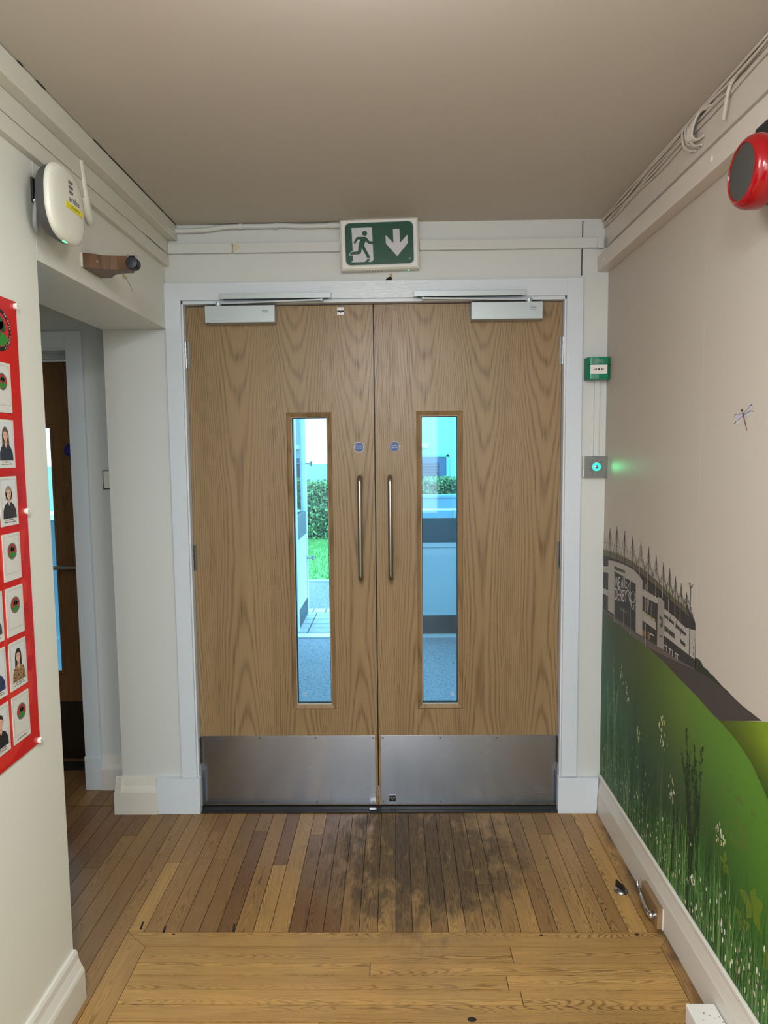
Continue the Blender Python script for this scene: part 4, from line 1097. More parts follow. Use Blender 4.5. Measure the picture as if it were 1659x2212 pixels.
mk('running_man', mp, M_sgreen, es)
mk('approval_mark', B().poly([SC(1318, 918, .0512), SC(1345, 880, .0512), (SC(1368, 880, .0512)), SC(1362, 918, .0512), SC(1354, 918, .0512), SC(1356, 895, .0512)]), plain('pale_mark', (110, 160, 140), .4), es)
hl = B()
for k in range(7): hl.box(-.032 + k * .0108 - .001, -.032 + k * .0108 + .001, -.0275, -.0255, 2.1035, 2.1068)
mk('vent_holes', hl, M_ink, es)
mk('indicator_light', B().lathe([(.002, 0), (.002, .002)], lambda p, q, h: (.135 + p, -.028 + q, 2.1085 - h), 12), M_led, es)

# ---------------------------------------------------------------- left wall trunkings
bm_ = box_thing('box_trunking', (XLW, -.732, -6.7, -.0005, 2.233, 2.2888), M_beam, 'large cream box trunking in the corner of ceiling and left wall', 'cable trunking', 'trunkings along the left wall' if False else None, bevel=.004)
for (a, c) in ((-.02, -.14), (-.15, -.62), (-.63, -.72), (-.98, -1.02), (-1.08, -1.10), (-1.3, -1.9)): mk('ceiling_crack', B().box(-.7330, -.7305, a, c, 2.2875, 2.2898), M_gap, bm_)
mk('paint_blobs', B().lathe([(.003, 0), (.002, .002)], lambda p, q, h: (-.7315 + h, -.12 + p, 2.247 + q), 8).lathe([(.0035, 0), (.002, .002)], lambda p, q, h: (-.7315 + h, -.10 + p, 2.246 + q), 8), M_wplas, bm_)
t1 = box_thing('mini_trunking', (XLW, -.765, -6.7, -.0005, 2.1825, 2.2325), M_beam, 'upper of two slim cream trunkings below the large box trunking', 'cable trunking', bevel=.002)
mk('joint_gap', B().box(-.7655, -.7645, -.24, -.06, 2.1815, 2.1828), M_gap, t1)
box_thing('mini_trunking', (XLW, -.766, -6.7, -.0005, 2.1395, 2.1808), M_beam, 'lower of two slim cream trunkings on the left wall, behind the white access point', 'cable trunking', bevel=.002)
cd_ = mk('cable_stub', B().tube([(-.772, -.728, 2.2325), (-.771, -.712, 2.17), (-.770, -.692, 2.110), (-.770, -.678, 2.093), (-.772, -.672, 2.084)], [.012, .012, .012, .011, .006], 14), M_beam, smooth=True); tag(cd_, 'short white painted tube ending in a rounded tip right of the access point', 'cable tube')

# access point
ap = thing('wireless_access_point', (XLW, -.955, 1.95), 'white rounded wireless access point with a yellow label on the left wall', 'access point')
ay, az = -.954, 2.036
def sq(prof, n=56, e=2.6, ky=.0925, kz=.0885):
    vs = []; fs = []
    for s_, x_ in prof:
        for k in range(n):
            t = 2 * math.pi * k / n; c, s2 = math.cos(t), math.sin(t)
            vs.append((x_, ay + math.copysign(abs(c) ** (2 / e), c) * ky * s_, az + math.copysign(abs(s2) ** (2 / e), s2) * kz * s_))
    for i in range(len(prof) - 1):
        for k in range(n): fs.append((i * n + k, i * n + (k + 1) % n, (i + 1) * n + (k + 1) % n, (i + 1) * n + k))
    fs += [tuple(range(n)), tuple(range((len(prof) - 1) * n, len(prof) * n))]
    return B().add(vs, fs)
mk('back_casing', sq([(.70, -.748), (.86, -.742), (.94, -.732), (.975, -.716)]), plain('dark_grey_casing', (74, 74, 74), .5), ap, smooth=True)
mk('front_cover', sq([(.98, -.7165), (1.0, -.714), (1.0, -.710), (.985, -.706), (.95, -.7030), (.80, -.6995), (.5, -.6975), (.2, -.697)]), plain('white_cover', (222, 220, 208), .3, var=.02), ap, smooth=True)
for k in range(17):
    rbz = B()
    t = R(100 + k * 11.5); c, s2 = math.cos(t), math.sin(t)
    p0 = (ay + math.copysign(abs(c) ** (2 / 3), c) * .0885 * .96, az + math.copysign(abs(s2) ** (2 / 3), s2) * .0855 * .96); p1 = (ay + math.copysign(abs(c) ** (2 / 3), c) * .0885 * .80, az + math.copysign(abs(s2) ** (2 / 3), s2) * .0855 * .80)
    rbz.add([(-.7030, p0[0], p0[1]), (-.7008, (p0[0] + p1[0]) / 2, (p0[1] + p1[1]) / 2 + .0022), (-.6993, p1[0], p1[1]), (-.7028, (p0[0] + p1[0]) / 2, (p0[1] + p1[1]) / 2 - .001)], [(0, 1, 2, 3)])
    mk('cover_rib', rbz, M_wplas, ap)
ft = lambda cy, cz, xx=-.6962: (lambda a, c: (xx, cy + a, cz + c))
lb = B()
for k in range(3):
    y0 = -.957; z0 = 2.090 - k * .0115
    lb.poly([(-.6964, y0 - .004, z0 + .003), (-.6964, y0 + .017, z0 + .003), (-.6964, y0 + .019, z0 - .001), (-.6964, y0 + .016, z0 - .004), (-.6964, y0 - .002, z0 - .004)])
mk('indicator_marks', lb, plain('mid_grey_ink', (110, 112, 116), .5), ap)
mk('maker_name', B().text('aruba', .021, ft(-.935, 2.0505), xs=1.15), plain('grey_ink', (84, 86, 92), .5), ap)
yl = mk('yellow_label', B().box(-.6968, -.6960, -.979, -.893, 2.0255, 2.0385), M_yel, ap)
mk('label_lettering', B().text('CT-WAP-13', .0085, ft(-.932, 2.0320, -.6956)), M_ink, ap)
mk('status_light', B().box(-.7135, -.7085, -.972, -.957, 1.9475, 1.9500), M_led, ap)
mk('wall_bracket', B().box(XLW, -.779, -.970, -.905, 2.040, 2.098).box(-.779, -.745, -.962, -.945, 2.045, 2.092).box(-.779, -.748, -.93, -.915, 2.055, 2.08), M_bplas, ap, bevel=.001)
mk('bracket_screw', B().tube([(-.768, -.972, 2.075), (-.768, -.975, 2.046)], .0028, 10).tube([(-.768, -.975, 2.046)] + [(-.768 + .0068 * math.sin(a), -.976, 2.039 + .0068 * math.cos(a)) for a in [k / 12 * 2 * math.pi for k in range(13)]], .0016, 8), M_chrome, ap, smooth=True)
mk('network_cable', B().tube(arc_cable([(-.756, -.995, 2.050), (-.757, -.996, 2.033), (-.760, -1.0, 2.012), (-.765, -.995, 1.985), (-.772, -.975, 1.972)]), [.0055] * 31, 10), plain('grey_cable', (150, 156, 156), .5), ap, smooth=True)

# wooden bracket with buffer above the opening
wb = thing('wooden_bracket', (XLW, -.66, 1.955), 'stained wooden bracket jutting from the left wall above the opening', 'bracket')
mk('block', B().prism([(-.7838, -.713), (-.760, -.707), (-.735, -.685), (-.70, -.679), (-.664, -.677), (-.664, -.640), (-.70, -.6365), (-.722, -.627), (-.740, -.606), (-.748, -.590), (-.7838, -.588)], lambda u, v, w_: (u, v, w_), 1.955, 1.994), M_walnut, wb, bevel=.0012)
mk('screw_plug', B().lathe([(.0042, 0), (.0042, .0008)], lambda p, q, h: (-.7475 + p, -.6965 - h, 1.974 + q), 14), plain('plug', (150, 120, 96), .5), wb)
mk('filler_edge', B().box(-.7838, -.780, -.7165, -.712, 1.955, 1.9935), plain('white_filler', (226, 222, 210), .6), wb)
mk('rubber_buffer', B().lathe([(.010, 0), (.0165, .001), (.0172, .005), (.0172, .026), (.0155, .030), (.008, .032)], lambda p, q, h: (-.6475 + p, -.6785 - h, 1.967 + q), 28), M_bplas, wb, smooth=True)
mk('metal_clip', B().box(-.660, -.636, -.705, -.690, 1.986, 1.9885).box(-.660, -.657, -.705, -.690, 1.984, 1.991).box(-.638, -.636, -.705, -.690, 1.983, 1.990), M_chrome, wb, bevel=.0008)

# ---------------------------------------------------------------- notice board and cards
nb = B(); XB = -.7800
RED = lin((196, 18, 22))
nb.box(XLW + .0006, XB, -2.05, -1.072, .753, 1.785); nb.c = [RED] * len(nb.f)
board = mk('notice_board', nb, M_board, origin=(XLW, -1.56, .753)); tag(board, 'large red notice board at the left edge of the photo on the cream wall', 'notice board')
pt_ = B(); RB = lin((206, 44, 34)); RB2 = lin((180, 14, 20))
for ps, c in (([(-1.20, 1.10), (-1.105, 1.16), (-1.09, 1.14), (-1.10, 1.08), (-1.2, 1.02)], RB), ([(-1.2, .99), (-1.092, 1.01), (-1.084, .94), (-1.10, .86), (-1.2, .82)], RB), ([(-1.25, .80), (-1.13, .79), (-1.20, .76), (-1.30, .765)], RB), ([(-1.3, 1.42), (-1.09, 1.40), (-1.09, 1.33), (-1.3, 1.27)], RB2), ([(-1.3, 1.25), (-1.085, 1.27), (-1.10, 1.20), (-1.3, 1.18)], RB)):
    pt_.poly([(XB + .0003, a, z) for a, z in ps], 0, c)
for (cy, cz, r_) in ((-1.10, 1.085, .016), (-1.098, .955, .02)):
    pt_.poly([(XB + .0005, cy + r_ * .6 * math.cos(a), cz + r_ * math.sin(a)) for a in [k / 16 * 2 * math.pi for k in range(16)]], 0, RB2)
mk('background_pattern', pt_, M_board, board, fixn=False)
def emblem(b, cy, cz, r_, x_, letters=False, k=1.):
    e = r_ * .004
    def circ(rr_, c, dx, oy=0, oz=0, ky=1, n=40): b.poly([(x_ + dx, cy + oy + rr_ * ky * math.cos(a), cz + oz + rr_ * math.sin(a)) for a in [q / n * 2 * math.pi for q in range(n)]], 0, c)
    s = lambda c: lin(tuple(v * k for v in c))
    circ(r_, s((20, 24, 24)), .0002); circ(r_ * .80, s((196, 30, 44)), .0004)
    circ(r_ * .34, s((18, 84, 56)), .0006, r_ * .02, r_ * .33); circ(r_ * .26, s((24, 70, 44)), .0006, -r_ * .25, r_ * .18); circ(r_ * .26, s((24, 70, 44)), .0006, r_ * .26, r_ * .15)
    b.poly([(x_ + .0007, cy + r_ * a, cz + r_ * c) for a, c in ((-.05, .3), (.05, .3), (.07, -.3), (-.07, -.3))], 0, s((70, 50, 36)))
    b.poly([(x_ + .0006, cy + r_ * a, cz + r_ * c) for a, c in ((-.72, -.34), (-.4, -.18), (0, -.1), (.4, -.16), (.72, -.34), (.5, -.6), (.2, -.76), (-.2, -.76), (-.5, -.6))], 0, s((40, 130, 50)))
    return e
eb_ = B(); ecy, ecz, er = -1.1455, 1.7115, .0465
emblem(eb_, ecy, ecz, er, XB)
def ring(b, s_, a0, a1, r_, size, flip):
    n = len(s_)
    for i, ch in enumerate(s_):
        if ch == ' ': continue
        a = a0 + (a1 - a0) * i / (n - 1); rot = a - math.pi / 2 if not flip else a + math.pi / 2
        cy, cz = ecy + r_ * math.cos(a), ecz + r_ * math.sin(a)
        b.text(ch, size, lambda u, v, cy=cy, cz=cz, rot=rot: (XB + .0007, cy + u * math.cos(rot) - v * math.sin(rot), cz + u * math.sin(rot) + v * math.cos(rot)), col=lin((235, 236, 232)))
ring(eb_, 'EE-HILL', R(58), R(10), .0422, .0072, False); ring(eb_, 'SCHOOL', R(-62), R(-12), .0422, .0072, True)
eb_.poly([(XB + .0007, ecy + .0422 + .001 * math.cos(a), ecz - .0005 + .0013 * math.sin(a)) for a in [q / 8 * 2 * math.pi for q in range(8)]], 0, lin((235, 236, 232)))
mk('round_crest', eb_, M_board, board, fixn=False)
for i, (py_, pz_) in enumerate(((-1.0775, 1.774), (-1.0785, 1.309), (-1.0775, .760), (-1.56, 1.774), (-1.56, .760))):
    pg = mk('fixing_peg', B().lathe([(.0068, 0), (.0072, .002), (.0072, .006), (.006, .0075)], lambda p, q, h: (XB + h, py_ + p, pz_ + q), 24), M_wplas, board, smooth=True)
    mk('slot', B().box(XB + .0074, XB + .0079, py_ - .001, py_ + .001, pz_ - .003, pz_ + .003), M_ink, pg)
PALE = (196, 194, 188)
def card(cy0, z0, z1, content, label, tilt=0.):
    """a card hung on the board; content: 'crest' or a drawn portrait"""
    cy1 = cy0 + .070; x0 = XB + .0006
    b = B().box(x0, x0 + .0012, cy0, cy1, z0, z1); b.c = [lin((206, 204, 198))] * len(b.f)
    o = mk('staff_card', b, M_card, origin=(x0, (cy0 + cy1) / 2, z0)); tag(o, label, 'card', 'staff cards on the red notice board')
    xf = x0 + .0014; mid = (cy0 + cy1) / 2; h = z1 - z0
    fr_ = B(); g = lin((120, 120, 118))
    def rc(a, c, d, e, col, dx=0): fr_.poly([(xf + dx, a, d), (xf + dx, c, d), (xf + dx, c, e), (xf + dx, a, e)], 0, col)
    rc(cy0 + .006, cy1 - .005, z1 - .0068, z1 - .0063, g); rc(cy1 - .0055, cy1 - .005, z0 + .016, z1 - .006, g); rc(cy0 + .006, cy0 + .0065, z0 + .016, z1 - .006, g)
    if content == 'crest':
        rc(cy0 + .006, cy1 - .005, z0 + .0160, z0 + .0165, g)
        mk('printed_frame', fr_, M_card, o, fixn=False)
        cb = B(); emblem(cb, mid + .001, z0 + h * .62, .0185, xf + .0001, k=1.)
        for q in range(26):
            a = q / 26 * 2 * math.pi; a1 = a + .14
            cb.poly([(xf + .0005, mid + .001 + .0175 * math.cos(a), z0 + h * .62 + .0175 * math.sin(a)), (xf + .0005, mid + .001 + .0175 * math.cos(a1), z0 + h * .62 + .0175 * math.sin(a1)), (xf + .0005, mid + .001 + .0158 * math.cos(a1), z0 + h * .62 + .0158 * math.sin(a1)), (xf + .0005, mid + .001 + .0158 * math.cos(a), z0 + h * .62 + .0158 * math.sin(a))], 0, lin((170, 172, 168)))
        mk('round_crest', cb, M_card, o, fixn=False)
    else:
        mk('printed_frame', fr_, M_card, o, fixn=False)
        hair, top, skin, style = content; pb = B()
        def el(cy, cz, ry, rz, col, dx, a0=0, a1=360, n=28): pb.poly([(xf + dx, cy + ry * math.cos(R(a0 + (a1 - a0) * q / n)), cz + rz * math.sin(R(a0 + (a1 - a0) * q / n))) for q in range(n + (a1 - a0 != 360))], 0, lin(col))
        def pg_(ps, col, dx): pb.poly([(xf + dx, mid + a, z0 + c) for a, c in ps], 0, lin(col))
        pg_([(-.028, .0165), (.029, .0165), (.029, .1), (-.028, .1)], (204, 206, 208), .0001)
        hz = z0 + .073
        if style == 'long': el(mid, hz, .0125, .0175, hair, .0003); pg_([(-.0128, .074), (-.0150, .040), (-.010, .034), (.010, .034), (.015, .038), (.0126, .074)], hair, .0003)
        elif style == 'bob': el(mid, hz, .0135, .0155, hair, .0003); pg_([(-.0135, .074), (-.0135, .058), (-.006, .056), (.008, .056), (.014, .058), (.0135, .074)], hair, .0003)
        else: el(mid, hz + .001, .0115, .0150, hair, .0003)
        pg_([(-.0045, .064), (.0045, .064), (.0055, .050), (-.0055, .050)], tuple(v * .85 for v in skin), .00035)
        pg_([(-.026, .0165), (-.0245, .034), (-.018, .046), (-.0065, .053), (0, .046), (.0065, .053), (.018, .046), (.0255, .034), (.027, .0165)], top, .0004)
        pg_([(-.0052, .0535), (.0052, .0535), (.0008, .044), (-.0008, .044)], skin, .00045)
        el(mid, hz - .0015, .0088, .0125, skin, .0005)
        pg_([(-.0092, .0765), (-.004, .0805), (.003, .0795), (.0092, .0745), (.0095, .0815), (.004, .0875), (-.004, .0875), (-.0095, .0815)], hair, .0006)
        for s_ in (-1, 1):
            pg_([(s_ * .0038 - .0016, .0722), (s_ * .0038 + .0016, .0722), (s_ * .0038 + .0014, .0732), (s_ * .0038 - .0014, .0732)], (50, 40, 36), .0007)
            pg_([(s_ * .0038 - .002, .0748), (s_ * .0038 + .002, .0748), (s_ * .0038 + .0018, .0754), (s_ * .0038 - .0018, .0754)], tuple(v * .7 for v in hair), .0007)
        pg_([(-.0008, .0722), (.0008, .0722), (.0012, .0678), (-.0012, .0678)], tuple(v * .88 for v in skin), .0007)
        pg_([(-.0032, .0655), (0, .0640), (.0032, .0655), (0, .0650)], (178, 84, 80), .0007)
        if style == 'bob':
            for s_ in (-1, 1):
                for a, c in ((.0722 - .0018, .0722 - .0014), (.0722 + .0022, .0722 + .0026)): pg_([(s_ * .0042 - .003, a), (s_ * .0042 + .003, a), (s_ * .0042 + .003, c), (s_ * .0042 - .003, c)], (40, 40, 44), .0008)
        if top[0] > 130:
            r9 = random.Random(9)
            for q in range(90):
                a, c = r9.uniform(-.021, .021), r9.uniform(.018, .047)
                if abs(a) < .0055 and c > .043: continue
                s9 = r9.uniform(.0007, .0016); pg_([(a - s9, c - s9), (a + s9, c - s9 * .5), (a + s9 * .5, c + s9), (a - s9 * .6, c + s9 * .7)], (48, 34, 24), .0006)
        mk('portrait', pb, M_card, o, fixn=False)
    cp_ = B(); r5 = random.Random(int(z0 * 1000))
    for ln, (zz, half) in enumerate(((z0 + .0118, .017), (z0 + .0070, .021))):
        if content == 'crest' and (ln == 0 or z0 > .85): continue
        t = -half
        while t < half:
            wd = r5.uniform(.0008, .0018); hh = r5.choice((.0016, .0022, .0028)); cp_.poly([(xf + .0001, mid + t, zz), (xf + .0001, mid + t + wd, zz), (xf + .0001, mid + t + wd, zz + hh), (xf + .0001, mid + t, zz + hh)], 0, lin((60, 60, 62))); t += wd + r5.choice((.0006, .0006, .0022))
    if cp_.v: mk('caption_marks', cp_, M_card, o, fixn=False)
    return o
SK = (214, 168, 146)
Y1, Y2 = -1.184, -1.267
card(Y1, 1.532, 1.641, 'crest', 'blank crest card at the top of the right column of the red board')
card(Y1, 1.411, 1.517, ((92, 76, 66), (34, 42, 54), SK, 'long'), 'portrait card of a person in navy, directly above the one with glasses')
card(Y1, 1.283, 1.392, ((150, 128, 108), (44, 44, 46), SK, 'bob'), 'portrait card of a person with glasses and a black top')
card(Y1, 1.161, 1.266, 'crest', 'blank crest card just below the portrait of the person with glasses')
card(Y1, 1.037, 1.146, 'crest', 'blank crest card just above the portrait with the leopard print top')
card(Y1, .915, 1.023, ((40, 30, 28), (150, 116, 80), SK, 'long'), 'portrait card of a dark-haired person in a leopard print top')
card(Y1, .792, .900, 'crest', 'crest card with a caption at the bottom of the right column')
card(Y2, 1.037, 1.146, ((60, 48, 40), (60, 64, 70), SK, 'short'), 'card cut off by the photo edge, uppermost sliver of the second column')
card(Y2, .915, 1.023, ((60, 44, 36), (40, 48, 84), SK, 'short'), 'cut-off portrait card with a navy patterned sleeve, second column')
card(Y2, .792, .900, ((34, 28, 26), (26, 26, 30), SK, 'short'), 'cut-off portrait card with a black jacket, lowest of the second column')

# ---------------------------------------------------------------- on the floor
ds = thing('floor_door_stop', (.803, -.510, 0), 'small steel dome door stop on the floor near the right skirting', 'door stop')
mk('dome', B().lathe([(.0225, 0), (.0222, .002), (.019, .006), (.013, .009), (.006, .0105), (.001, .011)], lambda p, q, h: (.803 + p, -.510 + q, h), 40), M_steel, ds, smooth=True)
mk('rubber_wedge', B().prism([(-.004, .0), (-.004, .017), (-.001, .028), (.001, .028), (.004, .017), (.004, .0)], lambda u, v, w_: (.801 + u * (1.2 - abs(w_ + .508) / .03) + (w_ + .508) * -.35, w_, v), -.530, -.488), M_black, ds, bevel=.001)
hk = thing('hook_latch', (.86, -.62, 0), 'chrome cabin hook on a small oak block against the right skirting', 'hook')
mk('oak_block', B().box(.8505, .8675, -.695, -.56, 0.0005, .068), M_walnut if False else M_bead, hk, bevel=.002)
mk('white_back_strip', B().box(.8655, .8677, -.698, -.692, .001, .066), M_wplas, hk)
mk('mount_plate', B().lathe([(.011, 0), (.011, .003), (.008, .004)], lambda p, q, h: (.8505 - h, -.672 + p, .032 + q), 20), M_chrome, hk, smooth=True)
mk('hook_arm', B().tube(arc_cable([(.846, -.674, .030), (.838, -.672, .032), (.836, -.655, .034), (.838, -.62, .036), (.842, -.585, .038), (.842, -.565, .042), (.842, -.553, .050), (.842, -.548, .060)]), [.0078] * 6 + [.0085] * 8 + [.0078] * 10 + [.0062] * 8 + [.0048] * 11, 12).lathe([(.0095, 0), (.0115, .003), (.0095, .008), (.004, .011)], lambda p, q, h: (.842 - h, -.672 + p, .032 + q), 18), M_chrome, hk, smooth=True)
wbx = mk('white_block', B().box(.7935, .8655, -1.60, -1.032, .0006, .052), paint('chipped_white_paint', (222, 219, 214), .35, .2, 30, .08), bevel=.004); tag(wbx, 'white painted block on the floor at the bottom right corner of the photo', 'block')
for (a, c, s_) in ((.826, -1.062, .005), (.836, -1.070, .003), (.845, -1.08, .002), (.852, -1.05, .0018), (.815, -1.085, .0022), (.858, -1.075, .003), (.861, -1.09, .003)):
    ch = B().poly([(a + s_ * 1.3 * math.cos(t) * random.uniform(.3, .8), c + s_ * .7 * math.sin(t) * random.uniform(.6, 1.3), .0523) for t in [k / 9 * 2 * math.pi for k in range(9)]])
    mk('paint_chip', ch, M_steel if False else plain('chip_grey', (150, 144, 138), .7), wbx, fixn=False)

# ---------------------------------------------------------------- lobby beyond the doors
m, b_ = new('lobby_carpet'); P_ = coord()
n1 = noise(P_, 120, 3, .7); n2 = voro(P_, 90)
setp(b_, mix((n1 * .8 + n2 * .6 - .25).clamp(), lin((176, 186, 200)), lin((70, 78, 92))), .9, bump=n1, bs=.6, bd=.004); M_carpet = m
lf = struct(mk('floor_lobby', B().box(-1.0, 1.0, .11, 2.60, -.06, .0), M_carpet, origin=(0, .11, 0)))
lwm = paint('lobby_wall_paint', (214, 218, 220), .5, .08, 40, .04)
struct(mk('wall_lobby_left', B().box(-1.02, -.95, .2, 2.66, 0, ZC), lwm)); struct(mk('wall_lobby_right', B().box(.95, 1.02, .14, 2.66, 0, ZC), lwm))
struct(mk('wall_lobby_far', B().box(-.95, -.745, 2.60, 2.68, 0, ZC).box(.745, .95, 2.60, 2.68, 0, ZC).box(-.745, .745, 2.60, 2.68, 2.12, ZC), lwm))
M_pvc = plain('white_pvc', (214, 222, 230), .35, var=.03); M_pan = plain('pale_blue_panel', (214, 222, 230), .4, var=.04)
M_slate = plain('dark_slate_panel', (84, 96, 108), .5, var=.3, sc=14); M_kick = plain('dark_kick_panel', (52, 60, 72), .5, var=.2, sc=14)
xf_ = struct(mk('trim_5', B().box(-.745, -.70, 2.60, 2.68, 0, 2.12).box(.70, .745, 2.60, 2.68, 0, 2.12).box(-.70, .70, 2.60, 2.68, 2.06, 2.12).box(-.70, .70, 2.575, 2.68, .0002, .012), M_pvc, origin=(0, 2.6, 0)))
def ext_leaf(nm, fn):
    """fn(u,v0,v1..): builds with box mapper; leaf width .69"""
    b = B()
    def bx(u0, u1, z0, z1, d0=0, d1=.05, mi=0):
        (x0, y0), (x1, y1) = fn(u0, d0), fn(u1, d1); b.box(x0, x1, y0, y1, z0, z1, mi)
    bx(0, .07, .02, 2.05); bx(.62, .69, .02, 2.05); bx(.07, .62, 1.98, 2.05); bx(.07, .62, .70, .735, 0, .05)
    d = struct(mk(nm, b, M_pvc, origin=(*fn(0, 0), 0)))
    def part(n_, u0, u1, z0, z1, d0, d1, mt_):
        q = B(); (x0, y0), (x1, y1) = fn(u0, d0), fn(u1, d1); q.box(x0, x1, y0, y1, z0, z1); return mk(n_, q, mt_, d)
    part('kick_panel', .07, .62, .02, .165, .005, .045, M_kick); part('lower_panel', .07, .62, .165, .70, .008, .042, M_pan)
    part('mid_panel', .07, .62, .735, .925, .006, .044, M_slate); part('glass_pane', .07, .62, .925, 1.98, .022, .026, M_glass2)
    return d
d4 = ext_leaf('door_4', lambda u, d: (.008 + u, 2.615 + d))
d5 = ext_leaf('door_5', lambda u, d: (-.745 + d, 2.69 + u))
for zz in (1.34, .52):
    mk('espagnolette_lever', B().tube([(-.695, 3.30, zz), (-.660, 3.30, zz)], .008, 10).tube([(-.645, 3.30, zz - .022), (-.645, 3.30, zz + .022)], .012, 10).tube([(-.664, 3.30, zz), (-.640, 3.30, zz)], .006, 8), M_steel, d5, smooth=True)
mk('reflected_louvre', B().box(-.7235, -.7225, 2.80, 3.2, 1.0, 1.002), M_steel, d5)  # thin strip standing in for louvres mirrored in the glass

# ---------------------------------------------------------------- outside
def groundmat(nm, c1, c2, sc, bs=.4):
    m, b = new(nm); P = coord(); n = noise(P, sc, 4, .65); setp(b, mix(n.step(.3, .7), lin(c1), lin(c2)), .85, bump=n, bs=bs, bd=.02); return m
M_tarmac = groundmat('rough_tarmac', (150, 152, 160), (70, 74, 84), 60); M_lawn = groundmat('lawn', (120, 170, 96), (60, 120, 60), 22)
def paved():
    m, b = new('paving'); x, y, z = sep(coord()); gx = (x / .42 + .2).fract(); gy = (y / .145 + .1).fract()
    g = (gx.gt(.975) + gy.gt(.94)).clamp(); n = noise(coord(), 25, 3); setp(b, mix(g, mix(n, lin((172, 180, 188)), lin((128, 136, 146))), lin((44, 50, 58))), .75, bump=1.0 - g, bs=.5, bd=.004); return m
gp = struct(mk('ground_paving', B().box(-3, 3, 2.68, 3.50, -.08, -.012), paved(), origin=(-.55, 2.68, 0)))
bk = B()
for k in range(30):
    if True: bk.box(-2.4 + k * .115, -2.4 + k * .115 + .098, 3.51, 3.66, -.07, -.011)
mk('brick_edging', bk, plain('edging_brick', (186, 194, 204), .7), gp, bevel=.004)
struct(mk('ground_path', B().box(-8, 8, 3.50, 5.0, -.09, -.02).box(-8, -3, .5, 3.5, -.09, -.02), M_tarmac, origin=(0, 3.7, 0)))
struct(mk('ground_kerb', B().box(-8, 8, 5.0, 5.06, -.09, .0), plain('kerb_stone', (176, 182, 190), .8)))
struct(mk('ground_lawn', B().box(-14, 14, 5.06, 22, -.12, -.015), M_lawn, origin=(0, 5, 0)))
tf = B(); r2 = random.Random(11)
for i in range(5200):
    x_, y_ = r2.uniform(-2.3, .2), 5.1 + 3.6 * r2.random(); h = r2.uniform(.02, .05); a = r2.random() * 3.14; dx, dy = .006 * math.cos(a), .006 * math.sin(a)
    tf.add([(x_ - dx, y_ - dy, -.016), (x_ + dx, y_ + dy, -.016), (x_ + r2.gauss(0, .012), y_ + r2.gauss(0, .012), h)], [(0, 1, 2)])
g_ = mk('grass_blades', tf, plain('grass_green', (104, 170, 84), .6, var=.4, sc=6), origin=(0, 5, 0), fixn=False); tag(g_, 'short green grass of the lawn seen through the left door glass', 'grass', kind='stuff')
def hedge(nm, x0, x1, y0, y1, h, n, label, seed):
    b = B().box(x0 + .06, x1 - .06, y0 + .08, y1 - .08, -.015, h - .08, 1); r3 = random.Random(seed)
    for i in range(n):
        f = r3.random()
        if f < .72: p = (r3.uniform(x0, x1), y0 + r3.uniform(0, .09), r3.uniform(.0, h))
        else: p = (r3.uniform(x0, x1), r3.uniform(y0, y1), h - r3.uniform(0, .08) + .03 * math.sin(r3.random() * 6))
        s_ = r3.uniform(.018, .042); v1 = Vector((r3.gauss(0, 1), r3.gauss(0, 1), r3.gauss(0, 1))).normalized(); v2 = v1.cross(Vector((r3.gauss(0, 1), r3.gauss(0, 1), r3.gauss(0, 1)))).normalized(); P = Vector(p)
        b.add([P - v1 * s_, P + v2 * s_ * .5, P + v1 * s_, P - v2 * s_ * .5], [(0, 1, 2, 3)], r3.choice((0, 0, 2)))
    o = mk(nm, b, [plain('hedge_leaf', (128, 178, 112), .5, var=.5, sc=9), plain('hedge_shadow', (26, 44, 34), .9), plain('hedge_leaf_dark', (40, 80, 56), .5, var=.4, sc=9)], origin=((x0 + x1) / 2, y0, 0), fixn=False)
    tag(o, label, 'hedge'); return o
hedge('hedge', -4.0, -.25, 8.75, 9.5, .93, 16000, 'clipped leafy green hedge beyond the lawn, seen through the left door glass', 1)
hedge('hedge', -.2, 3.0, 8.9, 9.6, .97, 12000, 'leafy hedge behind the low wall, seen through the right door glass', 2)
lw_ = mk('low_wall', B().box(.05, 3.2, 8.0, 8.2, -.1, .72).box(.03, 3.2, 7.97, 8.23, .72, .757), plain('blue_grey_brick', (120, 138, 168), .8, var=.3, sc=5)); tag(lw_, 'low blue-grey garden wall in front of the hedge, seen through the right glass', 'wall')
hr = thing('handrail', (1.0, 7.6, 0), 'thin grey handrail in front of the low garden wall', 'handrail')
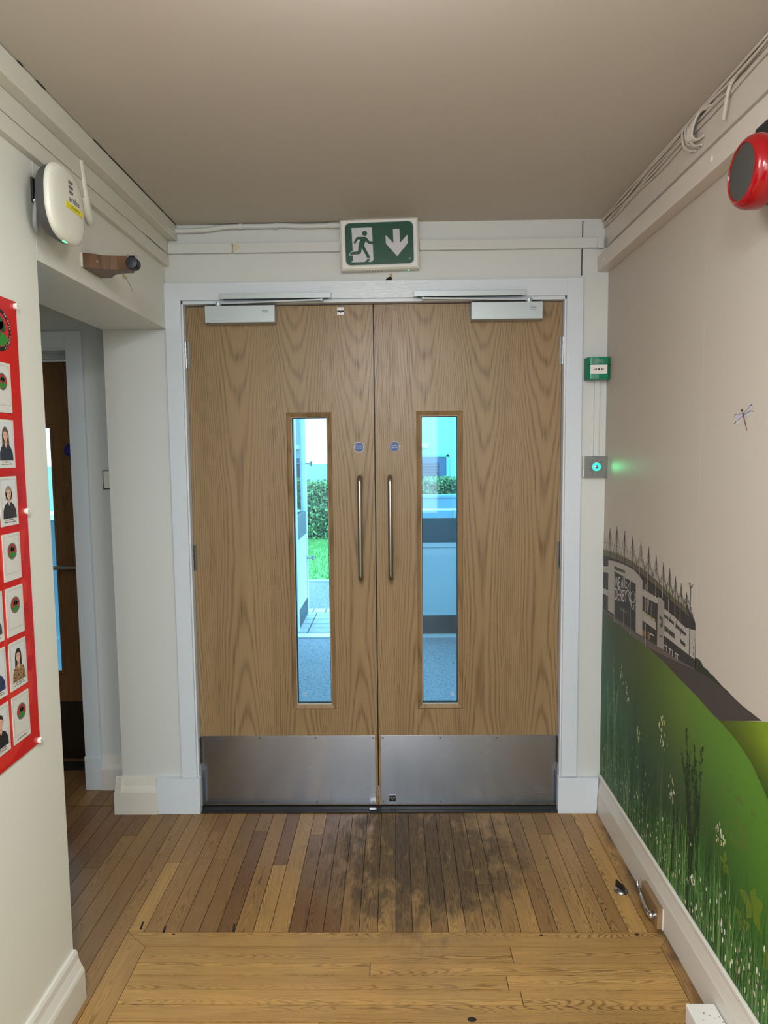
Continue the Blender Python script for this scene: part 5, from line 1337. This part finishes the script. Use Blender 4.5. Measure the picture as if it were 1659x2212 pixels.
mk('rail', B().tube([(-.1, 7.6, .565), (3.0, 7.6, .565)], .018, 10).tube([(-.1, 7.6, .35), (3.0, 7.6, .35)], .012, 10), M_pvc, hr, smooth=True)
for x_ in (.95, 2.2): mk('post', B().tube([(x_, 7.6, -.02), (x_, 7.6, .565)], .02, 10), M_steel, hr, smooth=True)
bu = thing('outbuilding', (1.5, 13, 0), 'pale rendered building with a louvred door behind the hedge', 'building')
M_rend = paint('pale_render', (150, 178, 180), .7, .2, 6, .05)
mk('wall', B().box(-.5, 7, 13, 13.4, -.1, 4.0), M_rend, bu)
fd = B()
for a in ((.60, 1.30, 1.30, 1.36), (1.24, 1.30, -.1, 1.36), (.54, .60, -.1, 1.36)): fd.box(a[0], a[1], 12.94, 13.0, a[2], a[3])
dw = mk('louvred_door', B().box(.60, 1.24, 12.97, 13.0, -.1, 1.30), plain('slate_blue_door', (62, 84, 124), .5), bu)
mk('door_frame', fd, plain('teal_frame', (120, 180, 184), .5), dw)
sl = B()
for k in range(16): sl.box(.64, 1.08, 12.945, 12.968, .16 + k * .065, .16 + k * .065 + .03)
mk('louvres', sl, plain('louvre_grey', (30, 40, 60), .5), dw)
mk('door_plate', B().box(1.10, 1.18, 12.95, 12.97, .52, .62), plain('cream_plate', (226, 222, 196), .5), dw)
mk('bulkhead_lamp', B().box(.62, .84, 12.9, 13.0, 1.50, 1.60), M_pvc, bu, bevel=.02)
mk('ramp_stringer', B().prism([(1.35, .35), (2.1, .95), (2.1, .72), (1.55, .30)], lambda u, v, w_: (u, w_, v), 12.9, 13.0), M_pvc, bu)
mk('lower_wing', B().box(-9, -.5, 14, 14.4, -.1, 1.15), M_rend, bu)

sw_ = mk('garden_barrier', B().box(-3.2, -1.12, 2.0, 2.25, -.05, 1.00), plain('teal_grey_render', (70, 92, 104), .8, var=.3, sc=5)); tag(sw_, 'low teal-grey outdoor wall seen as a thin strip in the side door glass', 'wall')
mk('coping', B().box(-3.25, -1.10, 1.96, 2.28, 1.00, 1.035), M_pvc, sw_, bevel=.004)
